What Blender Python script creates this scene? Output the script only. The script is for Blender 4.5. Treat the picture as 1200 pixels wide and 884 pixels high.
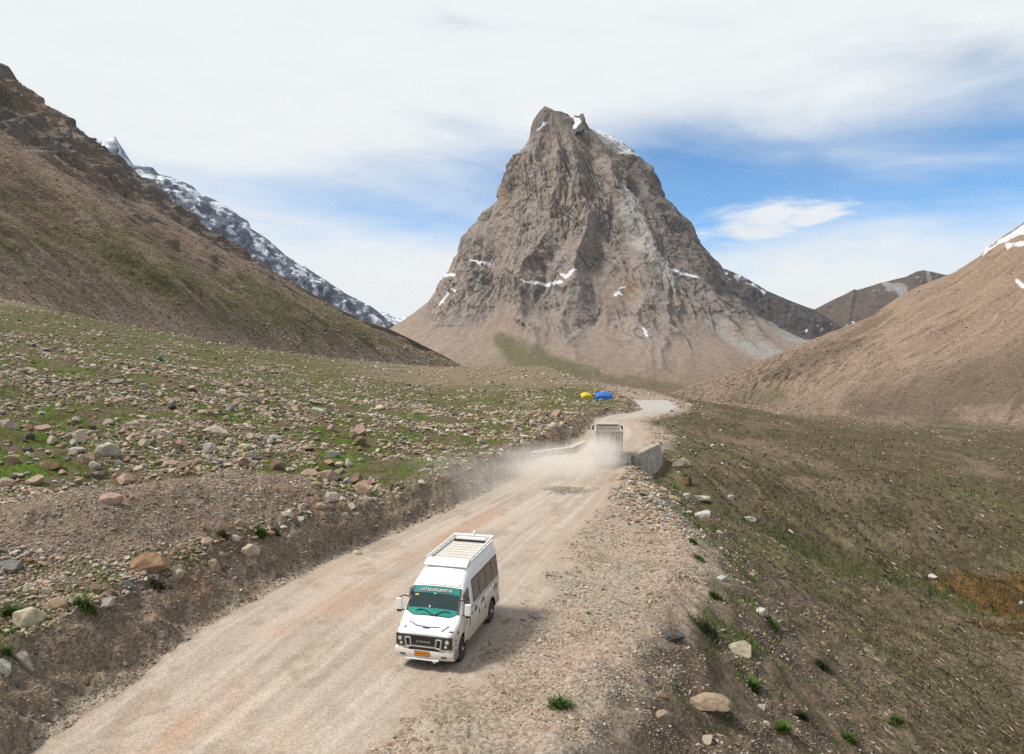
import bpy, bmesh, math, random
import numpy as np
from mathutils import Vector, Matrix

for o in list(bpy.data.objects):
    bpy.data.objects.remove(o, do_unlink=True)
scene = bpy.context.scene
COL = scene.collection
R = math.radians

# ---------------------------------------------------------------- camera, sky, sun, exposure
CAM_H = 9.8
PITCH = R(2.6)
FPX = 820.0                      # focal length in pixels of a 1200 px wide frame
cam_d = bpy.data.cameras.new('camera')
cam_d.sensor_width = 36.0
cam_d.lens = FPX / 1200.0 * 36.0
cam_d.clip_start = 0.2
cam_d.clip_end = 60000
cam = bpy.data.objects.new('camera', cam_d)
COL.objects.link(cam)
cam.location = (0, 0, CAM_H)
cam.rotation_euler = (R(90) - PITCH, 0, 0)
scene.camera = cam

SUN_EL, SUN_AZ = R(53), R(-93)   # azimuth from +Y (north, away from the camera), negative = left
to_sun = Vector((math.sin(SUN_AZ) * math.cos(SUN_EL), math.cos(SUN_AZ) * math.cos(SUN_EL), math.sin(SUN_EL)))
sun_d = bpy.data.lights.new('sun', 'SUN')
sun_d.energy = 3.9
sun_d.angle = R(12.0)
sun_d.color = (1.0, 0.95, 0.87)
sun = bpy.data.objects.new('sun', sun_d)
COL.objects.link(sun)
sun.rotation_euler = to_sun.to_track_quat('Z', 'Y').to_euler()
sun.location = (-60, 10, 90)

world = bpy.data.worlds.new('World')
scene.world = world
world.use_nodes = True
SKY_STRENGTH = 0.1


def build_sky():
    nt = world.node_tree
    N, L = nt.nodes, nt.links
    N.clear()
    out = N.new('ShaderNodeOutputWorld')
    bg = N.new('ShaderNodeBackground')
    bg.inputs['Strength'].default_value = SKY_STRENGTH
    sky = N.new('ShaderNodeTexSky')
    sky.sky_type = 'NISHITA'
    sky.sun_disc = False
    sky.sun_elevation = SUN_EL
    sky.sun_rotation = SUN_AZ
    sky.altitude = 4200
    sky.air_density = 1.0
    sky.dust_density = 0.4
    sky.ozone_density = 2.5
    tc = N.new('ShaderNodeTexCoord')
    sep = N.new('ShaderNodeSeparateXYZ')
    L.new(tc.outputs['Generated'], sep.inputs[0])

    def math_n(op, a, b=None, c=None, clamp=False):
        m = N.new('ShaderNodeMath')
        m.operation = op
        m.use_clamp = clamp
        for i, v in enumerate((a, b, c)):
            if v is None:
                continue
            if isinstance(v, (int, float)):
                m.inputs[i].default_value = v
            else:
                L.new(v, m.inputs[i])
        return m.outputs[0]

    def mixc(fac, a, b, mode='MIX'):
        m = N.new('ShaderNodeMix')
        m.data_type = 'RGBA'
        m.blend_type = mode
        for s, v in ((m.inputs[0], fac), (m.inputs[6], a), (m.inputs[7], b)):
            if isinstance(v, (int, float)):
                s.default_value = v
            elif isinstance(v, tuple):
                s.default_value = v + (1,)
            else:
                L.new(v, s)
        return m.outputs[2]

    def smooth(v, lo, hi):
        m = N.new('ShaderNodeMapRange')
        m.interpolation_type = 'SMOOTHSTEP'
        L.new(v, m.inputs[0])
        m.inputs[1].default_value = lo
        m.inputs[2].default_value = hi
        return m.outputs[0]
    x, y, z = sep.outputs
    az = math_n('ARCTAN2', x, y)                       # azimuth, 0 = +Y
    el = math_n('ARCSINE', z)
    # layered cirrus: noise in (azimuth, elevation) stretched sideways
    comb = N.new('ShaderNodeCombineXYZ')
    L.new(math_n('MULTIPLY', az, 1.1), comb.inputs[0])
    L.new(math_n('ADD', math_n('MULTIPLY', el, 5.0), math_n('MULTIPLY', az, 0.55)), comb.inputs[1])
    comb.inputs[2].default_value = 3.7
    n1 = N.new('ShaderNodeTexNoise')
    n1.inputs['Scale'].default_value = 2.0
    n1.inputs['Detail'].default_value = 9
    n1.inputs['Roughness'].default_value = 0.5
    n1.inputs['Distortion'].default_value = 0.7
    L.new(comb.outputs[0], n1.inputs['Vector'])
    comb2 = N.new('ShaderNodeCombineXYZ')
    L.new(math_n('MULTIPLY', az, 4.5), comb2.inputs[0])
    L.new(math_n('MULTIPLY', el, 16.0), comb2.inputs[1])
    n2 = N.new('ShaderNodeTexNoise')
    n2.inputs['Scale'].default_value = 1.6
    n2.inputs['Detail'].default_value = 9
    n2.inputs['Roughness'].default_value = 0.6
    n2.inputs['Distortion'].default_value = 0.3
    L.new(comb2.outputs[0], n2.inputs['Vector'])
    # how much veil there is at each elevation
    ramp = N.new('ShaderNodeFloatCurve')
    L.new(math_n('DIVIDE', math_n('MAXIMUM', el, 0.0), 0.6), ramp.inputs['Value'])
    cm = ramp.mapping
    c = cm.curves[0]
    pts = [(0.0, 0.98), (0.13, 0.95), (0.19, 0.78), (0.25, 0.54), (0.32, 0.36), (0.39, 0.40), (0.47, 0.66), (0.56, 0.90), (0.70, 1.0), (1.0, 0.95)]
    c.points[0].location = pts[0]
    c.points[1].location = pts[-1]
    for p in pts[1:-1]:
        c.points.new(*p)
    cm.update()
    bias = ramp.outputs[0]
    # more veil to the left of the valley, a clear band to the right of the peak
    left = smooth(math_n('MULTIPLY', az, -1.0), 0.02, 0.55)
    right = smooth(az, 0.02, 0.30)
    far_right = smooth(az, 0.35, 0.75)
    bias = math_n('ADD', bias, math_n('MULTIPLY', left, 0.38))
    bias = math_n('SUBTRACT', bias, math_n('MULTIPLY', right, 0.19))
    bias = math_n('ADD', bias, math_n('MULTIPLY', math_n('SUBTRACT', n1.outputs[0], 0.5), 1.15))
    bias = math_n('ADD', bias, math_n('MULTIPLY', math_n('SUBTRACT', n2.outputs[0], 0.5), 0.35))
    veil = smooth(bias, 0.02, 0.90)

    # small lens clouds: (azimuth, elevation, half width, half height)
    def puff(a0, e0, w, h, lo, hi, tilt=0.0):
        da = math_n('DIVIDE', math_n('SUBTRACT', az, a0), w)
        de = math_n('DIVIDE', math_n('SUBTRACT', math_n('SUBTRACT', el, e0), math_n('MULTIPLY', math_n('SUBTRACT', az, a0), tilt)), h)
        rr = math_n('SQRT', math_n('ADD', math_n('MULTIPLY', da, da), math_n('MULTIPLY', de, de)))
        rr = math_n('ADD', rr, math_n('MULTIPLY', math_n('SUBTRACT', n2.outputs[0], 0.5), -3.0))
        m = smooth(rr, lo, hi)
        return math_n('SUBTRACT', 1.0, m)
    p1 = puff(0.335, 0.148, 0.088, 0.034, 0.40, 1.30, 0.08)
    p2 = puff(0.395, 0.163, 0.05, 0.016, 0.4, 1.15, 0.12)
    p3 = puff(-0.245, 0.178, 0.045, 0.007, 0.2, 1.2, -0.06)
    p4 = puff(0.350, 0.166, 0.045, 0.022, 0.4, 1.2, 0.0)
    p1 = math_n('MAXIMUM', p1, p4)
    pf = math_n('MAXIMUM', math_n('MAXIMUM', p1, p2), math_n('MULTIPLY', p3, 0.55))
    veil = math_n('MAXIMUM', veil, math_n('MULTIPLY', pf, 0.95))
    # the veil thins to blue-grey where it is streaky
    shade = math_n('ADD', 0.9, math_n('MULTIPLY', math_n('SUBTRACT', n2.outputs[0], 0.5), 0.10))
    cl = mixc(smooth(el, 0.0, 0.55), (8.5, 8.8, 8.9), (8.6, 9.0, 9.2))
    cl2 = N.new('ShaderNodeVectorMath')
    cl2.operation = 'SCALE'
    L.new(cl, cl2.inputs[0])
    L.new(shade, cl2.inputs['Scale'])
    blue = mixc(1.0, sky.outputs[0], SKY_TINT, 'MULTIPLY')
    col = mixc(veil, blue, cl2.outputs[0])
    L.new(col, bg.inputs['Color'])
    L.new(bg.outputs[0], out.inputs['Surface'])


SKY_TINT = (1.08, 1.56, 1.66)
build_sky()

vs = scene.view_settings
scene.display_settings.display_device = 'sRGB'
vs.view_transform = 'Standard'
vs.look = 'None'
vs.exposure = 0.17
vs.gamma = 1.0
vs.use_curve_mapping = False
scene.render.engine = 'CYCLES'
scene.cycles.max_bounces = 6
scene.cycles.diffuse_bounces = 3
scene.cycles.glossy_bounces = 3
scene.cycles.transmission_bounces = 4
scene.cycles.volume_bounces = 3
scene.cycles.transparent_max_bounces = 12
scene.cycles.use_adaptive_sampling = False
scene.cycles.adaptive_threshold = 0.015
scene.cycles.sampling_pattern = 'BLUE_NOISE'
scene.cycles.use_denoising = False
scene.cycles.denoiser = 'OPENIMAGEDENOISE'
scene.cycles.denoising_input_passes = 'RGB_ALBEDO_NORMAL'
scene.cycles.denoising_prefilter = 'ACCURATE'

# ---------------------------------------------------------------- helpers: view geometry and noise
CP, SP = math.cos(PITCH), math.sin(PITCH)


def P(px, py, d):
    """World point seen at pixel (px, py) of the 1200x884 photograph at distance d along +Y."""
    px, py, d = np.asarray(px, float), np.asarray(py, float), np.asarray(d, float)
    dx, dy = (px - 600) / FPX, (442 - py) / FPX
    ry = CP + dy * SP
    rz = -SP + dy * CP
    t = d / ry
    return np.stack([dx * t, d * np.ones_like(t), CAM_H + rz * t], -1)


def PG(px, py, z=0.0):
    """World point on the level z seen at the pixel."""
    px, py = np.asarray(px, float), np.asarray(py, float)
    dx, dy = (px - 600) / FPX, (442 - py) / FPX
    t = (z - CAM_H) / (-SP + dy * CP)
    return np.stack([dx * t, (CP + dy * SP) * t, np.zeros_like(t) + z], -1)


def proj(p):
    """Elevation coordinates of world points as the survey photo gives them (used to lay out rock bands and snow)."""
    x, y, z = p[..., 0], p[..., 1], p[..., 2] - CAM_H
    f = y * CP - z * SP
    u = y * SP + z * CP
    return 600 + FPX * x / f, 442 - FPX * u / f


_rng = np.random.default_rng(11)
_NP = 4096
_perm = _rng.permutation(_NP).astype(np.int32)
_g2 = _rng.uniform(0, 2 * np.pi, _NP)
_G2 = np.stack([np.cos(_g2), np.sin(_g2)], -1).astype(np.float32) * 1.5
_g3 = _rng.normal(size=(_NP, 3))
_G3 = (_g3 / np.linalg.norm(_g3, axis=1, keepdims=True) * 1.6).astype(np.float32)


def noise2(x, y):
    x = np.asarray(x, np.float32); y = np.asarray(y, np.float32)
    xi = np.floor(x); yi = np.floor(y)
    fx = x - xi; fy = y - yi
    xi = xi.astype(np.int32); yi = yi.astype(np.int32)
    u = fx * fx * fx * (fx * (fx * 6 - 15) + 10); v = fy * fy * fy * (fy * (fy * 6 - 15) + 10)

    def g(i, j):
        h = _perm[(_perm[(xi + i) & 4095] + yi + j) & 4095]
        return _G2[h, 0] * (fx - i) + _G2[h, 1] * (fy - j)
    a = g(0, 0); a = a + u * (g(1, 0) - a)
    b = g(0, 1); b = b + u * (g(1, 1) - b)
    return a + v * (b - a)


def noise3(x, y, z):
    x = np.asarray(x, np.float32); y = np.asarray(y, np.float32); z = np.asarray(z, np.float32)
    xi = np.floor(x); yi = np.floor(y); zi = np.floor(z)
    fx = x - xi; fy = y - yi; fz = z - zi
    xi = xi.astype(np.int32); yi = yi.astype(np.int32); zi = zi.astype(np.int32)
    u = fx * fx * fx * (fx * (fx * 6 - 15) + 10); v = fy * fy * fy * (fy * (fy * 6 - 15) + 10); w = fz * fz * fz * (fz * (fz * 6 - 15) + 10)

    def g(i, j, k):
        h = _perm[(_perm[(_perm[(xi + i) & 4095] + yi + j) & 4095] + zi + k) & 4095]
        return _G3[h, 0] * (fx - i) + _G3[h, 1] * (fy - j) + _G3[h, 2] * (fz - k)

    def lx(j, k):
        a = g(0, j, k)
        return a + u * (g(1, j, k) - a)

    def ly(k):
        a = lx(0, k)
        return a + v * (lx(1, k) - a)
    a = ly(0)
    return a + w * (ly(1) - a)


def fbm2(x, y, o=4, gain=0.5, off=0.0):
    s = 0; a = 1.0; t = 0
    for k in range(o):
        s = s + a * noise2(x * 2 ** k + 17.3 * k + off, y * 2 ** k + 9.1 * k - off); t += a; a *= gain
    return s / t


def ridge2(x, y, o=4, gain=0.5, off=0.0):
    s = 0; a = 1.0; t = 0
    for k in range(o):
        s = s + a * (1 - 2 * np.abs(noise2(x * 2 ** k + 31.7 * k + off, y * 2 ** k + 5.3 * k - off))); t += a; a *= gain
    return s / t


def fbm3(x, y, z, o=4, gain=0.5, off=0.0):
    s = 0; a = 1.0; t = 0
    for k in range(o):
        s = s + a * noise3(x * 2 ** k + 17.3 * k + off, y * 2 ** k + 9.1 * k - off, z * 2 ** k + 3.3 * k); t += a; a *= gain
    return s / t


def ridge3(x, y, z, o=4, gain=0.5, off=0.0):
    s = 0; a = 1.0; t = 0
    for k in range(o):
        s = s + a * (1 - 2 * np.abs(noise3(x * 2 ** k + 31.7 * k + off, y * 2 ** k + 5.3 * k - off, z * 2 ** k + 8.8 * k))); t += a; a *= gain
    return s / t


def sstep(v, lo, hi):
    t = np.clip((v - lo) / (hi - lo), 0, 1)
    return t * t * (3 - 2 * t)


def lerp(a, b, t):
    return a + (b - a) * t


def mixcol(c, col, m):
    col = np.asarray(col, np.float32)
    return c + (col - c) * m[..., None]


def stroke(u, v, pts, w):
    """Distance in units of w from a polyline (w may differ per point)."""
    best = np.full(u.shape, 1e9, np.float32)
    ws = w if hasattr(w, '__len__') else [w] * len(pts)
    if len(pts) == 1:
        return np.hypot(u - pts[0][0], v - pts[0][1]) / ws[0]
    for (a, b, wa, wb) in zip(pts[:-1], pts[1:], ws[:-1], ws[1:]):
        dx, dy = b[0] - a[0], b[1] - a[1]
        t = np.clip(((u - a[0]) * dx + (v - a[1]) * dy) / (dx * dx + dy * dy), 0, 1)
        d = np.hypot(u - a[0] - t * dx, v - a[1] - t * dy) / (wa + (wb - wa) * t)
        best = np.minimum(best, d)
    return best


def grid_mesh(name, pts, col=None, close=False):
    """pts (rows, cols, 3) -> mesh with a 'Col' colour attribute."""
    r, c = pts.shape[:2]
    me = bpy.data.meshes.new(name)
    idx = np.arange(r * c, dtype=np.int32).reshape(r, c)
    if close:
        idx = np.concatenate([idx, idx[:, :1]], 1)
    q = np.stack([idx[:-1, :-1], idx[:-1, 1:], idx[1:, 1:], idx[1:, :-1]], -1).reshape(-1, 4)
    raw_mesh(me, pts.reshape(-1, 3), q, None if col is None else col.reshape(-1, 3))
    return me


def raw_mesh(me, v, faces, col=None, smooth=True):
    v = np.ascontiguousarray(v, np.float32)
    faces = np.ascontiguousarray(faces, np.int32)
    k = faces.shape[1]
    me.vertices.add(len(v))
    me.vertices.foreach_set('co', v.ravel())
    me.loops.add(faces.size)
    me.loops.foreach_set('vertex_index', faces.ravel())
    me.polygons.add(len(faces))
    me.polygons.foreach_set('loop_start', np.arange(0, faces.size, k, dtype=np.int32))
    me.polygons.foreach_set('use_smooth', np.full(len(faces), smooth, bool))
    me.update(calc_edges=True)
    if col is not None:
        a = me.color_attributes.new('Col', 'FLOAT_COLOR', 'POINT')
        c4 = np.ones((len(v), 4), np.float32)
        c4[:, :3] = np.clip(col, 0, 1)
        a.data.foreach_set('color', c4.ravel())
    return me


def link(name, me, mat=None, parent=None, kind=None):
    o = bpy.data.objects.new(name, me)
    COL.objects.link(o)
    if mat is not None:
        me.materials.append(mat)
    if parent is not None:
        o.parent = parent
    if kind:
        o['kind'] = kind
    return o


def tag(o, label, cat, group=None, kind=None):
    o['label'] = label
    o['category'] = cat
    if group:
        o['group'] = group
    if kind:
        o['kind'] = kind
    return o


# ---------------------------------------------------------------- materials
def new_mat(name):
    m = bpy.data.materials.new(name)
    m.use_nodes = True
    return m, m.node_tree.nodes, m.node_tree.links, m.node_tree.nodes['Principled BSDF']


def earth_mat(name, grain, bump_scale, bump_dist, vary=0.35, mid=None, rough=0.95, speck=0.0, tint=True):
    """Colour from the 'Col' attribute, broken up by grain (features per metre) and a bump of the same grain."""
    m, N, L, b = new_mat(name)
    b.inputs['Roughness'].default_value = rough
    b.inputs['Specular IOR Level'].default_value = 0.15
    at = N.new('ShaderNodeAttribute')
    at.attribute_name = 'Col'
    tc = N.new('ShaderNodeTexCoord')
    n = N.new('ShaderNodeTexNoise')
    n.inputs['Scale'].default_value = grain
    n.inputs['Detail'].default_value = 7
    n.inputs['Roughness'].default_value = 0.7
    L.new(tc.outputs['Object'], n.inputs['Vector'])
    mr = N.new('ShaderNodeMapRange')
    mr.inputs[1].default_value = 0.25
    mr.inputs[2].default_value = 0.75
    mr.inputs[3].default_value = 1 - vary
    mr.inputs[4].default_value = 1 + vary
    L.new(n.outputs[0], mr.inputs[0])
    sc = N.new('ShaderNodeVectorMath')
    sc.operation = 'SCALE'
    L.new(at.outputs['Color'], sc.inputs[0])
    L.new(mr.outputs[0], sc.inputs['Scale'])
    last = sc.outputs[0]
    height = n.outputs[0]
    if speck > 0:
        # pebbles: every cell its own stone shade
        v = N.new('ShaderNodeTexVoronoi')
        v.inputs['Scale'].default_value = grain * 1.3
        L.new(tc.outputs['Object'], v.inputs['Vector'])
        hs = N.new('ShaderNodeSeparateColor')
        L.new(v.outputs['Color'], hs.inputs[0])
        mr2 = N.new('ShaderNodeMapRange')
        mr2.inputs[3].default_value = 1 - speck
        mr2.inputs[4].default_value = 1 + speck
        L.new(hs.outputs[0], mr2.inputs[0])
        s2 = N.new('ShaderNodeVectorMath')
        s2.operation = 'SCALE'
        L.new(last, s2.inputs[0])
        L.new(mr2.outputs[0], s2.inputs['Scale'])
        last = s2.outputs[0]
        ad = N.new('ShaderNodeMath')
        ad.operation = 'MULTIPLY_ADD'
        L.new(v.outputs['Distance'], ad.inputs[0])
        ad.inputs[1].default_value = -0.5
        L.new(n.outputs[0], ad.inputs[2])
        height = ad.outputs[0]
    L.new(last, b.inputs['Base Color'])
    bp = N.new('ShaderNodeBump')
    bp.inputs['Strength'].default_value = bump_scale
    bp.inputs['Distance'].default_value = bump_dist
    L.new(height, bp.inputs['Height'])
    L.new(bp.outputs[0], b.inputs['Normal'])
    return m


def plain(name, col, rough=0.5, metal=0.0, spec=0.5, noise=0.0, nscale=3.0, coat=0.0):
    m, N, L, b = new_mat(name)
    b.inputs['Roughness'].default_value = rough
    b.inputs['Metallic'].default_value = metal
    b.inputs['Specular IOR Level'].default_value = spec
    b.inputs['Coat Weight'].default_value = coat
    b.inputs['Base Color'].default_value = tuple(col) + (1,)
    if noise > 0:
        tc = N.new('ShaderNodeTexCoord')
        n = N.new('ShaderNodeTexNoise')
        n.inputs['Scale'].default_value = nscale
        n.inputs['Detail'].default_value = 6
        n.inputs['Roughness'].default_value = 0.65
        L.new(tc.outputs['Object'], n.inputs['Vector'])
        mr = N.new('ShaderNodeMapRange')
        mr.inputs[1].default_value = 0.3
        mr.inputs[2].default_value = 0.7
        mr.inputs[3].default_value = 1 - noise
        mr.inputs[4].default_value = 1 + noise
        L.new(n.outputs[0], mr.inputs[0])
        s = N.new('ShaderNodeVectorMath')
        s.operation = 'SCALE'
        s.inputs[0].default_value = tuple(col)
        L.new(mr.outputs[0], s.inputs['Scale'])
        L.new(s.outputs[0], b.inputs['Base Color'])
    return m
# ---------------------------------------------------------------- the valley floor: one height function for ground, road and everything on it
Q = 1.0                                      # mesh density


def edge_line(pix, z=0.0):
    a = np.array([PG(px, py, z)[:2] for px, py in pix])
    a = a[np.argsort(a[:, 1])]
    return a[:, 1], a[:, 0]


_LE = edge_line([(-150, 985), (30, 884), (130, 815), (230, 740), (340, 680), (420, 645), (500, 608), (560, 582), (605, 558), (630, 538),
                 (662, 525), (683, 511), (692, 498), (697, 491), (715, 486), (740, 484), (752, 480), (745, 471), (735, 466)])
_RE = edge_line([(395, 985), (430, 884), (520, 800), (585, 735), (630, 680), (668, 630), (700, 598), (722, 570), (736, 552), (745, 541), (764, 521),
                 (764, 508), (752, 496), (745, 493), (756, 490), (777, 486), (794, 479), (795, 474), (775, 466)])
_EE = edge_line([(610, 985), (700, 884), (738, 800), (772, 740), (815, 700), (832, 662), (822, 630), (790, 598), (768, 574), (752, 556), (745, 534),
                 (775, 524), (787, 512), (778, 502), (755, 494), (774, 488.5), (803, 481), (805, 475), (790, 466)])


def XL(y): return np.interp(y, *_LE)
def XR(y): return np.interp(y, *_RE)
def XE(y): return np.interp(y, *_EE)


def XA(y): return np.where(y < 60, XL(np.minimum(y, 60)), XL(60.0) - 0.16 * (y - 60))


def softplus(t, w):
    return np.where(t > 30 * w, t, w * np.logaddexp(0, np.clip(t / w, -60, 40)))


def gully(x, y):
    """Stream bed that leaves the culvert to the right."""
    d = stroke(x, y, [(11.8, 60.0), (14.5, 57.0), (19, 54.5), (27, 53.5), (40, 52)], [1.3, 1.6, 1.8, 2.4, 3.2])
    return np.exp(-d * d)


MOUND = (-14.6, 31.0, 0.50, 0.866, 6.0, 2.4, 1.35)


def mound(x, y):
    cx, cy, ux, uy, sa, sb, amp = MOUND
    a = (x - cx) * ux + (y - cy) * uy
    b = (x - cx) * uy - (y - cy) * ux
    return amp * np.exp(-0.5 * (a / sa) ** 4 - 0.5 * (b / sb) ** 2)


def ground(x, y, fine=True):
    """Height of the land at (x, y) and the zone measures the colouring and the scattering use."""
    x = np.asarray(x, np.float64); y = np.asarray(y, np.float64)
    w = 0.45 * noise2(x * 0.35, y * 0.35) + 0.25 * noise2(x * 1.3 + 7, y * 1.3)
    tl = XL(y) - x + w * sstep(y, 5, 12)
    tr = x - XE(y) + 1.2 * w
    z = np.zeros_like(x)
    # left: cut bank, gravel mound, stony apron that climbs towards the mountain
    hb = np.interp(y, [0, 20, 30, 40, 50, 60, 75, 90, 105, 125, 200], [2.0, 1.85, 1.7, 1.5, 1.35, 1.25, 1.1, 0.8, 0.6, 0.5, 0.2])
    hb = hb * (1 + 0.32 * noise2(x * 0.17 + 8, y * 0.17) + 0.15 * noise2(x * 0.6, y * 0.6))
    bw = np.clip(1.95 + 1.2 * noise2(x * 0.22 + 3, y * 0.22), 1.0, 3.4)
    up = sstep(tl, 0.05, 1.0) * 0.35 + sstep(tl, 0.35, bw + 0.35) * 0.65
    z += hb * up
    ta = XA(y) - x
    slope = 0.152 * np.minimum(1, 200 / np.maximum(y, 1))
    z += slope * softplus(ta - 3.0, 1.5)
    z += 0.00034 * np.clip(ta - 10, 0, 190) ** 2 * np.minimum(1, (200 / np.maximum(y, 1)) ** 2)
    md = mound(x, y)
    z += md
    field = sstep(tl, 1.2, 4.0)
    # hummocky ground between the field and the bend
    z += 1.0 * np.exp(-((x - 0.5) / 5.0) ** 2 - ((y - 78) / 12.0) ** 2)
    # right: embankment falling to the valley floor
    k = np.interp(y, [0, 45, 58, 66, 80, 100, 150, 200], [0.80, 0.78, 0.58, 0.34, 0.27, 0.24, 0.24, 0.24])
    dv = np.interp(y, [0, 60, 90, 200], [14.5, 13.5, 12.0, 14.0])
    pos = softplus(tr, 0.5) - 0.05
    z -= np.where(tr > -3, dv * (1 - np.exp(-np.maximum(pos, 0) * k / dv)), 0)
    g = gully(x, y)
    z -= 1.7 * g * sstep(tr, 0, 1.5)
    z -= 0.055 * softplus(y - 150, 8.0) * sstep(x, 12, 42) * (1 - sstep(y, 330, 420))
    emb = sstep(tr, 0.2, 3.5)
    wd = (x - 10.45) * 0.8 - (y - 60.2) * 0.6                 # distance from the wing wall towards the stream
    wl = (x - 10.45) * 0.6 + (y - 60.2) * 0.8                 # along the wall
    pit = sstep(wd, -0.3, 0.5) * np.exp(-(np.maximum(wd - 1.2, 0) / 3.2) ** 2) * sstep(wl, -4.6, -1.4) * (1 - sstep(wl, 4.2, 7.5))
    z = np.where(pit > 0, z + (np.minimum(z, -2.35 + 0.10 * wl) - z) * pit, z)
    # the land far off sinks to the river between here and the peak
    far = np.maximum(y - 300, 0)
    z -= 0.02 * far
    z -= 0.085 * np.maximum(y - 340, 0) * sstep(-ta, -60, 20)
    big = 0.5 * fbm2(x * 0.06, y * 0.06, 3) + 1.5 * sstep(y, 80, 200) * fbm2(x * 0.02 + 4, y * 0.02, 4, 0.6)
    z += big * np.maximum(field, emb) * sstep(np.hypot(x, y), 6, 20)
    fl = up * (0.16 * fbm2(x * 0.7, y * 0.7, 4, 0.55, 2.0))
    z += fl
    # eroded face of the bank: small ledges and bites
    face = sstep(tl, 0.1, 0.6) * (1 - sstep(tl, 1.8, 3.6))
    z += face * (0.30 * ridge2(x * 0.5, y * 0.5, 4, 0.6, 5.0) - 0.12)
    z += md / 1.35 * 0.14 * fbm2(x * 1.5, y * 1.5, 3)
    # embankment: rills down the fall line and stone-hard ribs
    rl = ridge2((0.90 * x + 0.43 * y) * 0.55, (0.43 * x - 0.90 * y) * 0.13, 4, 0.62, 1.0)
    z += emb * sstep(tr, 3, 9) * 0.85 * ridge2((0.90 * x + 0.43 * y) * 0.14, (0.43 * x - 0.90 * y) * 0.05, 3, 0.5, 21.0) * (1 - sstep(y, 110, 180))
    z += emb * ((0.30 * rl - 0.05) * (1 - sstep(y, 110, 200)) + 0.12 * fbm2(x * 1.1, y * 1.1, 3))
    clump = emb * sstep(tr, 6, 16) * (1 - sstep(y, 90, 200))
    z += clump * 0.30 * np.maximum(ridge2((0.90 * x + 0.43 * y) * 1.1, (0.43 * x - 0.90 * y) * 0.32, 3, 0.6, 8.0), 0)
    # road bed a little below the road sheet that lies in it, gravel shoulder slightly lumpy
    er = np.minimum(x - XL(y), XR(y) - x)
    bed = sstep(er, -0.2, 0.5) * (1 - sstep(y, 122, 126))
    z -= 0.07 * bed
    sh = (1 - up) * (1 - sstep(tr, -0.5, 0.5)) * (1 - bed)
    z += sh * 0.05 * fbm2(x * 1.2, y * 1.2, 4, 0.6)
    # windrow of pushed-up gravel along the outer shoulder
    z += 0.22 * np.exp(-((tr + 1.0) / 0.7) ** 2) * sstep(noise2(x * 0.3, y * 0.3) + 0.3, 0, 0.5) * (1 - sstep(y, 56, 62))
    if fine:
        z += np.where(y < 120, 1, 0) * (up + emb * 0.8 + sh * 0.35) * 0.035 * noise2(x * 4.3, y * 4.3)
    z = np.maximum(z, -175 + 0.0 * z)
    return z, dict(tl=tl, tr=tr, up=up, face=face, field=field, emb=emb, md=md, bed=bed, sh=sh, ta=ta, gul=g, rl=rl)


def gz(x, y):
    return float(ground(np.array([x]), np.array([y]))[0][0])


def hit(px, py, dmin=9.0, dmax=700.0):
    """Where the sight line of a pixel of the photograph meets the land (used to survey positions)."""
    d = np.exp(np.linspace(math.log(dmin), math.log(dmax), 2500))
    p = P(np.full_like(d, px), np.full_like(d, py), d)
    z = ground(p[:, 0], p[:, 1])[0]
    k = np.nonzero(p[:, 2] < z)[0]
    i = k[0] if len(k) else len(d) - 1
    return p[i, 0], p[i, 1], z[i]


REED_A = [hit(*q)[:2] for q in ((1108, 684), (1150, 690), (1230, 696))]
REED_B = [hit(*q)[:2] for q in ((1150, 732), (1200, 742))]


_ft = [(-40, 352, 215), (0, 356, 235), (60, 370, 280), (120, 381, 330), (250, 404, 480), (330, 415, 620)]
FOOT_XY = [tuple(P(*q)[:2] + np.array((2.0, 0.0))) for q in _ft]


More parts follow.
